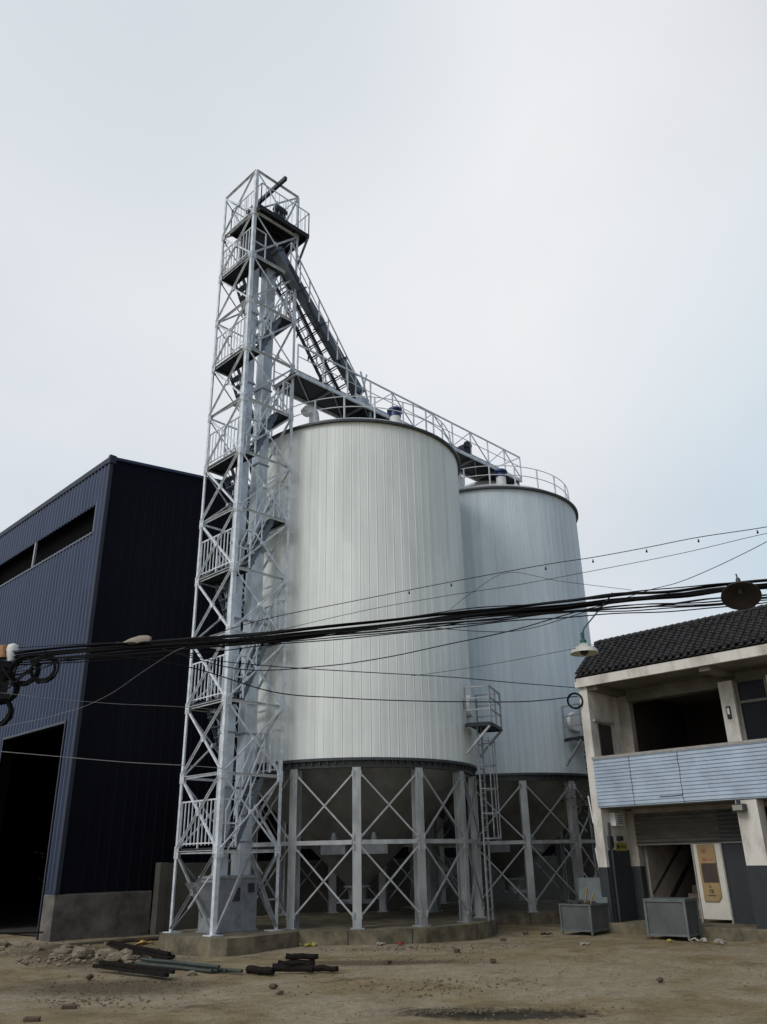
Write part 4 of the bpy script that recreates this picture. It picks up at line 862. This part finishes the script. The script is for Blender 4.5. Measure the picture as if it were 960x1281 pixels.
# lamps on the cables
LP = thing('hanging_lamp', 'white enamel lamp shade hanging on a slanting rod before the house roof', 'lamp', (11.72, 7.08, 4.74))
m = MB(); m.lathe((11.72, 7.08, 4.74), [(.235, -.07), (.23, -.06), (.19, .01), (.09, .06), (.05, .10), (.045, .10), (.085, .045), (.18, -.01), (.222, -.068), (.235, -.07)], 32); m.build('shade', 'enamel', LP, smooth=True)
m = MB(); m.lathe((11.72, 7.08, 4.82), [(.05, 0), (.055, .07), (.03, .10), (.03, .2), (.001, .2)], 14); m.build('socket', 'green', LP, smooth=True)
m = MB(); m.lathe((11.72, 7.08, 4.66), [(.001, -.03), (.06, 0), (.07, .05), (.04, .12)], 14); m.build('bulb', 'darksteel', LP, smooth=True)
m = MB(); m.tube([(11.72, 7.08, 5.0), (11.74, 7.04, 5.10), (11.98, 6.62, 5.60), (12.0, 6.58, 5.66)], .012, 6); m.build('rod', 'green', LP)
DL = thing('dish_lamp', 'round dark rusty lamp dish seen from below, hung on the cable bundle', 'lamp', (12.72, 4.76, 5.36))
DT = Matrix.Rotation(radians(31), 3, Vector((-.35, .94, 0)))
m = MB(); m.lathe((12.72, 4.76, 5.36), [(.30, -.055), (.295, -.03), (.22, .03), (.08, .07), (.001, .08), (.001, .06), (.075, .05), (.21, .01), (.285, -.05), (.30, -.055)], 36, axis=DT); m.build('shade', 'darkenamel', DL, smooth=True)
m = MB(); m.lathe((12.72, 4.76, 5.40), [(.001, -.05), (.05, -.04), (.05, .1), (.03, .22), (.001, .22)], 14); m.tube([(12.72, 4.76, 5.58), (12.74, 4.78, 5.70)], .012, 6); m.build('socket', 'darksteel', DL, smooth=True)
SL = thing('street_lamp_head', 'dusty beige street lamp head resting on the cables left of the tower', 'lamp', (7.56, 14.44, 5.58))
m = MB(); d_ = Vector((7.71-7.42, 14.18-14.71, 0)).normalized(); c_ = Vector((7.56, 14.44, 5.59)); prof = [(-.34, .012, .012), (-.30, .03, .02), (-.16, .07, .045), (.05, .10, .065), (.2, .09, .06), (.29, .05, .04), (.31, .015, .015)]
sd_ = Vector((-d_.y, d_.x, 0)); o = 0
for (t, wy, wz) in prof:
    for k in range(12):
        a = 2*pi*k/12; m.v.append(c_+d_*t+sd_*cos(a)*wy+Vector((0, 0, max(sin(a), -.35)*wz*1.9+t*.02)))
for i in range(len(prof)-1):
    for k in range(12): m.f.append((i*12+k, i*12+(k+1) % 12, (i+1)*12+(k+1) % 12, (i+1)*12+k))
m.build('housing', 'lampbody', SL, smooth=True)
m = MB(); m.bar(c_+d_*-.34, c_+d_*-.46+Vector((0, 0, .03)), .02); m.obox(c_+Vector((0, 0, -.035)), .1, .3, .03, math.atan2(d_.y, d_.x)+pi/2); m.build('bracket', 'darksteel', SL)


# ------------------------------------------------------------------ bins and small things
def bin_(loc, wx, wy, h, label, rz, openlid):
    B = thing('waste_bin', label, 'waste bin', loc, 'sheet metal waste bins'); B.rotation_euler = (0, 0, rz)
    B['_w'] = (0, 0, 0)
    m = MB(); t = .02; z0 = .07
    top = 1.0; bt = .93
    for (x0, x1, y0, y1) in ((-wx/2, wx/2, -wy/2, -wy/2+t), (-wx/2, wx/2, wy/2-t, wy/2), (-wx/2, -wx/2+t, -wy/2+t+.001, wy/2-t-.001), (wx/2-t, wx/2, -wy/2+t+.001, wy/2-t-.001)): m.box((x0, y0, z0), (x1, y1, h))
    m.box((-wx/2+t, -wy/2+t, z0), (wx/2-t, wy/2-t, z0+.02)); m.build('body', 'bin', B)
    m = MB()
    for sx in (-1, 1):
        for sy in (-1, 1): m.box((sx*(wx/2+.008)-.02, sy*(wy/2+.008)-.02, 0), (sx*(wx/2+.008)+.02, sy*(wy/2+.008)+.02, h+.004))
    for sy in (-1, 1): m.box((-wx/2-.03, sy*(wy/2+.012)-.015, h-.03), (wx/2+.03, sy*(wy/2+.012)+.015, h+.006)); m.box((-wx/2, sy*(wy/2+.012)-.012, .06), (wx/2, sy*(wy/2+.012)+.012, .1))
    for sx in (-1, 1): m.box((sx*(wx/2+.012)-.015, -wy/2, h-.028), (sx*(wx/2+.012)+.015, wy/2, h+.004)); m.box((sx*(wx/2+.012)-.012, -wy/2, .062), (sx*(wx/2+.012)+.012, wy/2, .098))
    m.build('frame', 'binlid', B)
    m = MB()
    if openlid: m.obox((wx/2+.05, 0, h+.24), .02, wy*.98, .56, 0, 0, .12); m.build('lid', 'binlid', B)
    else: m.box((-wx/2-.035, -wy/2-.035, h+.007), (wx/2+.035, wy/2+.035, h+.025)); m.build('lid', 'binlid', B)
    return B
B1 = bin_((17.50, 11.33, 0), .75, .76, .60, 'grey metal bin with raised lid, at the white building corner', 0, True)
m = MB()
for i in range(26):
    m.obox((17.5+random.uniform(-.3, .3), 11.33+random.uniform(-.3, .3), .56+random.uniform(-.05, .05)), random.uniform(.08, .2), random.uniform(.06, .15), random.uniform(.03, .1), random.uniform(0, 3), random.uniform(-.5, .5), random.uniform(-.5, .5))
o = tag(m.build('garbage', 'trash', loc=(17.5, 11.33, .55)), 'dark refuse heaped inside the open bin', 'refuse'); o['kind'] = 'stuff'
m = MB(); m.obox((17.25, 11.1, .74), .05, .012, .42, 0, .35, -.1); tag(m.build('wooden_slat', 'wood', loc=(17.25, 11.1, .6)), 'longer yellow wooden slat sticking out of the open bin', 'slat', 'slats in the bin')
m = MB(); m.obox((17.3, 10.99, .68), .04, .012, .30, 0, .45, -.1); tag(m.build('wooden_slat', 'wood', loc=(17.3, 11.0, .6)), 'shorter slat beside the long yellow one in the bin', 'slat', 'slats in the bin')
bin_((17.42, 9.18, 0), .66, .82, .72, 'closed grey metal bin in front of the stair entrance', radians(6), False)

def blob(mb, c, r, sx=1, sy=1, sz=1, seed=0, rz=0, n=2):
    import bmesh
    bm = bmesh.new(); bmesh.ops.create_icosphere(bm, subdivisions=n, radius=1)
    o = len(mb.v); Rm = Matrix.Rotation(rz, 3, 'Z')
    for v in bm.verts:
        k = 1+.35*noise.noise(v.co*1.3+Vector((seed*3.1, seed, 0)))
        p = Rm @ Vector((v.co.x*r*sx*k, v.co.y*r*sy*k, v.co.z*r*sz*k)); mb.v.append(Vector(c)+p)
    bm.verts.index_update()
    for f in bm.faces: mb.f.append(tuple(o+v.index for v in f.verts))
    bm.free()
def stick(name, a, b, w, h, mtl, label, cat, group, tube=False):
    mb = MB(); a = Vector(a); b = Vector(b); n = 6; pts = [a.lerp(b, i/n)+Vector((0, 0, .012*math.sin(i*1.7+a.x*5)*(.25 if name != 'charred_log' else .6))) for i in range(n+1)]
    if tube: mb.tube(pts, w, 8)
    elif name == 'charred_log':
        mb.tube(pts, w/2, 9, radii=[w*.42*(1+.10*math.sin(i*i*1.3+a.y*7)) for i in range(n+1)])
    else:
        for p, q in zip(pts[:-1], pts[1:]): mb.bar(p, q+(q-p)*.02, w, h)
    return tag(mb.build(name, mtl, loc=tuple((a+b)/2)), label, cat, group)

G1 = 'dark timbers lying nearest the camera'
for i, (a, b, w_) in enumerate((((7.37, 14.40, .05), (7.42, 12.20, .06), .07), ((7.44, 14.30, .05), (7.52, 12.35, .05), .06), ((7.36, 14.2, .12), (7.50, 12.15, .10), .055))):
    stick('timber', a, b, w_, .05, 'oldwood', ['longest dark timber of the bundle left of the greenish tubes', 'timber at the far side of the bundle left of the greenish tubes', 'timber lying on top of the bundle left of the greenish tubes'][i], 'timber', 'dark timbers lying on the dirt')
for i, (a, b) in enumerate((((9.12, 17.35, .10), (8.80, 14.35, .05)), ((9.20, 17.30, .10), (8.90, 14.45, .06)), ((9.05, 17.1, .10), (8.70, 14.3, .05)), ((9.1, 17.2, .15), (8.84, 14.5, .11)))):
    stick('timber', a, b, .06, .045, 'oldwood', ['black timber in the middle of the rear bundle before the concrete base', 'black timber at the back of the rear bundle before the concrete base', 'black timber at the front of the rear bundle before the concrete base', 'black timber laid on top of the rear bundle'][i], 'timber', 'dark timbers lying on the dirt')
for i, (a, b) in enumerate((((8.05, 14.25, .04), (8.22, 12.2, .04)), ((8.12, 14.15, .04), (8.30, 12.15, .04)), ((8.20, 14.2, .04), (8.38, 12.05, .04)), ((8.12, 14.2, .10), (8.28, 12.1, .10)), ((8.3, 13.8, .04), (8.5, 11.8, .04)))):
    stick('steel_tube', a, b, .026, .026, 'greensteel', ['greenish steel tube at the near edge of the tube stack', 'greenish steel tube second in the tube stack', 'greenish steel tube third in the tube stack', 'greenish steel tube lying on top of the stack', 'greenish steel tube reaching farthest right behind the stack'][i], 'steel tube', 'steel tubes stacked on the dirt', True)
for i, (a, b, w_) in enumerate((((8.66, 11.85, .05), (8.72, 11.30, .05), .13), ((8.90, 11.50, .06), (9.22, 10.95, .06), .10), ((9.05, 11.75, .05), (9.5, 11.35, .05), .11), ((9.32, 11.95, .06), (9.72, 11.5, .07), .12), ((9.38, 11.20, .05), (9.52, 10.72, .05), .10), ((8.95, 11.3, .14), (9.2, 11.1, .13), .07), ((9.4, 11.85, .17), (9.75, 11.45, .16), .10))):
    stick('charred_log', a, b, w_, w_*.8, 'oldwood', ['short blackened log at the left end of the log pile', 'blackened log in front middle of the log pile', 'blackened log in the centre of the log pile', 'blackened log at the back of the log pile', 'blackened log at the right end of the log pile', 'small blackened stick on top of the front logs', 'thick blackened log on top at the back of the pile'][i], 'log', 'blackened logs in front of the plinth')
mb = MB(); mb.add([(8.15, 18.9, .02), (8.5, 18.55, .02), (11.6, 18.45, .02), (11.9, 18.9, .02), (8.15, 18.9, .075), (8.5, 18.55, .075), (11.6, 18.45, .075), (11.9, 18.9, .075)], [(0, 3, 2, 1), (4, 5, 6, 7), (0, 1, 5, 4), (1, 2, 6, 5), (2, 3, 7, 6), (3, 0, 4, 7)])
tag(mb.build('paving_slab', 'concrete', loc=(9.9, 18.7, 0)), 'long pale concrete slab lying before the grey base wall', 'slab')
stick('plank', (7.2, 21.2, .25), (8.9, 20.0, .22), .12, .03, 'oldwood', 'old plank leaning over the rubble at the warehouse doorway', 'plank', None)


mb = MB(); rs = random.Random(11)
for i in range(520):
    while True:
        x = rs.uniform(6.0, 10.6); y = rs.uniform(14.6, 22)
        d = math.hypot((x-8.4)/1.5, (y-17.7)/2.7)
        if y < 20.1 or x < 9.0: 
            if rs.random() > d*.8: break
    r_ = rs.uniform(.012, .06)*(1.0 if rs.random() < .9 else 1.4); blob(mb, (x, y, .0+r_*.25), r_, 1.2, .9, .6, i, rs.uniform(0, 3), 1)
for i in range(900):
    x = rs.uniform(6.5, 16.5); y = rs.uniform(4, 16)
    if math.hypot(x-14.96, y-16.12) < 3.5: continue
    r_ = rs.uniform(.006, .02); blob(mb, (x, y, -.012), r_, 1.2, .9, .6, i, rs.uniform(0, 3), 1)
CL = [(10.9, 11.2, 1.3, .5), (6.6, 12.4, 1.2, .8), (5.6, 11.3, 1.0, .8), (8.4, 15.6, 1.0, 1.2), (8.4, 6.8, .8, .12), (9.6, 8.8, 1.5, 1.0), (14.0, 10.5, 1.6, 1.0), (12.8, 12.6, 1.2, .4)]
mc = MB()
for i in range(1500):
    x, y, a_, b_ = rs.choice(CL); u = rs.gauss(0, a_*.6); v_ = rs.gauss(0, b_*.6); x += (u+v_)*.7071; y += (-u+v_)*.7071
    if math.hypot(x-14.96, y-16.12) < 3.45 or x > 17.7: continue
    r_ = rs.uniform(.006, .020)*(1 if rs.random() < .95 else 1.6); blob(mc, (x, y, -.008), r_, 1.3, .9, .6, i, rs.uniform(0, 3), 1)
o2 = tag(mc.build('soil_crumbs', 'soil', loc=(9, 11, 0)), 'dark crumbs of soil and grit strewn over the yard', 'soil crumbs'); o2['kind'] = 'stuff'
o = tag(mb.build('rubble', 'stone', loc=(8.4, 17.7, 0)), 'scattered small stones and rubble on the dirt yard', 'rubble'); o['kind'] = 'stuff'
for i, (x, y, r_) in enumerate(((8.27, 15.35, .15), (8.35, 15.1, .12), (8.75, 15.9, .13), (8.1, 17.2, .14), (8.3, 16.7, .15), (8.0, 16.3, .13), (8.5, 17.3, .12), (8.6, 16.3, .14), (8.55, 18.0, .12), (8.05, 18.2, .12), (8.2, 19.3, .16), (8.0, 20.0, .15))):
    mb = MB(); blob(mb, (x, y, r_*.3), r_, 1.35, .95, .6, i+3, i*.8, 2)
    tag(mb.build('stone', 'stone', loc=(x, y, 0), smooth=False), ['pale rounded stone just before the greenish tubes', 'stone touching the pale one before the greenish tubes', 'stone just left of the rear black timbers', 'flat stone in the left part of the rubble', 'larger stone in the middle of the rubble strip', 'stone at the near edge of the rubble strip', 'stone behind the middle of the rubble strip', 'stone between the rubble strip and rear timbers', 'stone close to the pale concrete slab', 'stone at the left end of the pale slab', 'large stone left of the slab end', 'large stone near the doorway plank'][i], 'stone', 'larger stones in the rubble')
for i, (x, y, rz, lab) in enumerate(((15.08, 11.8, .9, 'brick lying before the gap between the two silos'), (12.98, 11.27, .5, 'small brick fragment nearest the round plinth'), (12.08, 9.7, .8, 'brick lying alone in the middle of the yard'), (5.28, 10.84, -.6, 'dark brick in the near left of the yard'), (4.61, 10.34, -.7, 'reddish brick cut by the bottom left picture edge'), (10.88, 10.99, .4, 'dark broken brick on the damp patch before the plinth'), (17.0, 9.5, 0, 'brick under the corner of the closed bin'))):
    mb = MB(); mb.obox((x, y, .015), .17, .09, .05, rz, .08, .05); tag(mb.build('brick', 'brick', loc=(x, y, 0), bevel=.006), lab, 'brick', 'loose bricks in the yard')
for i, (x, y, r_, lab) in enumerate(((11.65, 6.45, .045, 'dark clod of earth alone at right of the yard'), (8.74, 5.84, .045, 'brown clod at the end of the oily stain'), (7.95, 10.29, .05, 'round clod below the blackened logs'), (7.69, 9.81, .05, 'flat clod nearest the camera below the blackened logs'), (6.82, 13.44, .06, 'dark round clod left of the near timbers'), (7.98, 12.4, .07, 'pale stone at the foot of the greenish tubes'))):
    mb = MB(); blob(mb, (x, y, .01), r_, 1.3, 1, .7, i+20, i, 2); tag(mb.build('clod', 'stone' if i in (3, 5) else 'brick', loc=(x, y, 0)), lab, 'clod', 'clods on the yard')
def scrap(x, y, r_, mtl, lab, cat, nm, seed, z=0):
    mb = MB(); rs2 = random.Random(seed)
    for k in range(7): mb.obox((x+rs2.uniform(-r_, r_), y+rs2.uniform(-r_, r_), z+rs2.uniform(.01, .05)), rs2.uniform(.5, 1)*r_, rs2.uniform(.3, .8)*r_, .012, rs2.uniform(0, 3), rs2.uniform(-.5, .5), rs2.uniform(-.5, .5))
    return tag(mb.build(nm, mtl, loc=(x, y, z)), lab, cat)
scrap(13.25, 12.98, .09, 'redrag', 'crumpled red cloth scrap at the foot of the round plinth', 'rag', 'rag', 1)
scrap(12.95, 13.25, .10, 'rag', 'pale crumpled paper beside the red cloth scrap', 'paper', 'paper_scrap', 2)
scrap(15.15, 9.88, .09, 'rag', 'pale flat scrap on the open yard before the bins', 'scrap', 'paper_scrap', 3)
scrap(16.95, 8.50, .14, 'rag', 'white plastic scraps lying before the closed bin', 'plastic', 'plastic_scrap', 4)
scrap(17.05, 8.05, .10, 'rag', 'white plastic lump between closed bin and step', 'plastic', 'plastic_scrap', 5)
scrap(16.55, 11.75, .12, 'trash', 'dark litter lying left of the open bin', 'litter', 'litter', 6)
scrap(16.4, 12.2, .07, 'trash', 'small dark litter between yard and farther plinth', 'litter', 'litter', 7)
scrap(16.6, 8.85, .06, 'yellow', 'small yellow wrapper before the closed bin', 'wrapper', 'wrapper', 8)
scrap(18.1, 9.95, .15, 'rag', 'white plastic bag on the step behind the closed bin', 'plastic bag', 'plastic_bag', 9, .2)
scrap(18.05, 9.9, .10, 'rag', 'upper part of white rubbish stacked behind the closed bin', 'plastic bag', 'plastic_bag', 12, .33)
scrap(11.95, 14.40, .14, 'yellow', 'yellow shavings in the corner between the two plinths', 'shavings', 'shavings', 10)
scrap(10.3, 17.9, .18, 'wood', 'yellowish straw heap left of the tower plinth', 'straw', 'straw', 13)
# leaning white rods beside the house
for i, (a, b, lab) in enumerate((((19.2, 11.9, 1.8), (18.6, 11.5, .9), 'pale rod leaning between the farther silo and the bin, lower left'), ((18.7, 11.62, 1.75), (18.3, 11.3, 1.0), 'pale rod slanting behind the raised bin lid'), ((18.6, 11.6, 2.95), (18.3, 11.35, 2.3), 'pale rod slanting beside the white house corner, higher up'))):
    stick('metal_rod', a, b, .016, .016, 'white', lab, 'rod', 'pale rods beside the house', True)
stick('metal_rod', (10.45, 15.0, 2.0), (10.05, 15.9, .75), .012, .012, 'white', 'thin pale rod hanging inside the tower foot', 'rod', None, True)
# foliage
def plant(name, base, h, spread, nleaf, trunkr, label, cat, yellow=0, ls=.06, seed=1, z0f=.35):
    rs3 = random.Random(seed); T = thing(name, label, cat, base); b = Vector(base); m = MB(); tips = []
    m.tube([b, b+Vector((.03, .02, h*.35)), b+Vector((-.02, .05, h*.6))], trunkr, 7, radii=[trunkr, trunkr*.7, trunkr*.4])
    for k in range(9):
        a = rs3.uniform(0, 6.28); q = b+Vector((cos(a)*spread*rs3.uniform(.4, .9), sin(a)*spread*rs3.uniform(.4, .9), h*rs3.uniform(z0f+.1, 1))); st = b+Vector((0, .02, h*rs3.uniform(.25, .55)))
        m.tube([st, st.lerp(q, .5)+Vector((0, 0, .05*h)), q], trunkr*.3, 5, radii=[trunkr*.4, trunkr*.25, trunkr*.1]); tips.append(q)
    m.build('trunk', 'bark', T)
    def leaves(n, mtl, nm):
        m = MB()
        for i in range(n):
            c = rs3.choice(tips)+Vector([rs3.gauss(0, spread*.26) for _ in range(3)]); R3 = Matrix.Rotation(rs3.uniform(0, 6.28), 3, 'Z') @ Matrix.Rotation(rs3.uniform(-1, 1), 3, 'X'); s_ = ls*rs3.uniform(.6, 1.3)
            m.add([c+R3 @ Vector(p)*s_ for p in ((-1, 0, 0), (-.3, .4, .1), (.5, .35, .1), (1, 0, -.1), (.4, -.35, .1), (-.4, -.4, .05))], [(0, 1, 2, 3, 4, 5)])
        m.build(nm, mtl, T)
    leaves(nleaf, 'leaf', 'crown')
    if yellow: leaves(yellow, 'leafyellow', 'yellow_leaves')
plant('shrub', (10.6, 23.8, 0), 2.0, .5, 150, .02, 'dark leafy shrub with few yellow leaves in the warehouse doorway', 'shrub', 7, .05, 5)
plant('small_tree', (20.6, 12.6, 0), 4.2, .7, 900, .07, 'small dark tree squeezed between the farther silo and the house', 'tree', 0, .07, 6, .4)
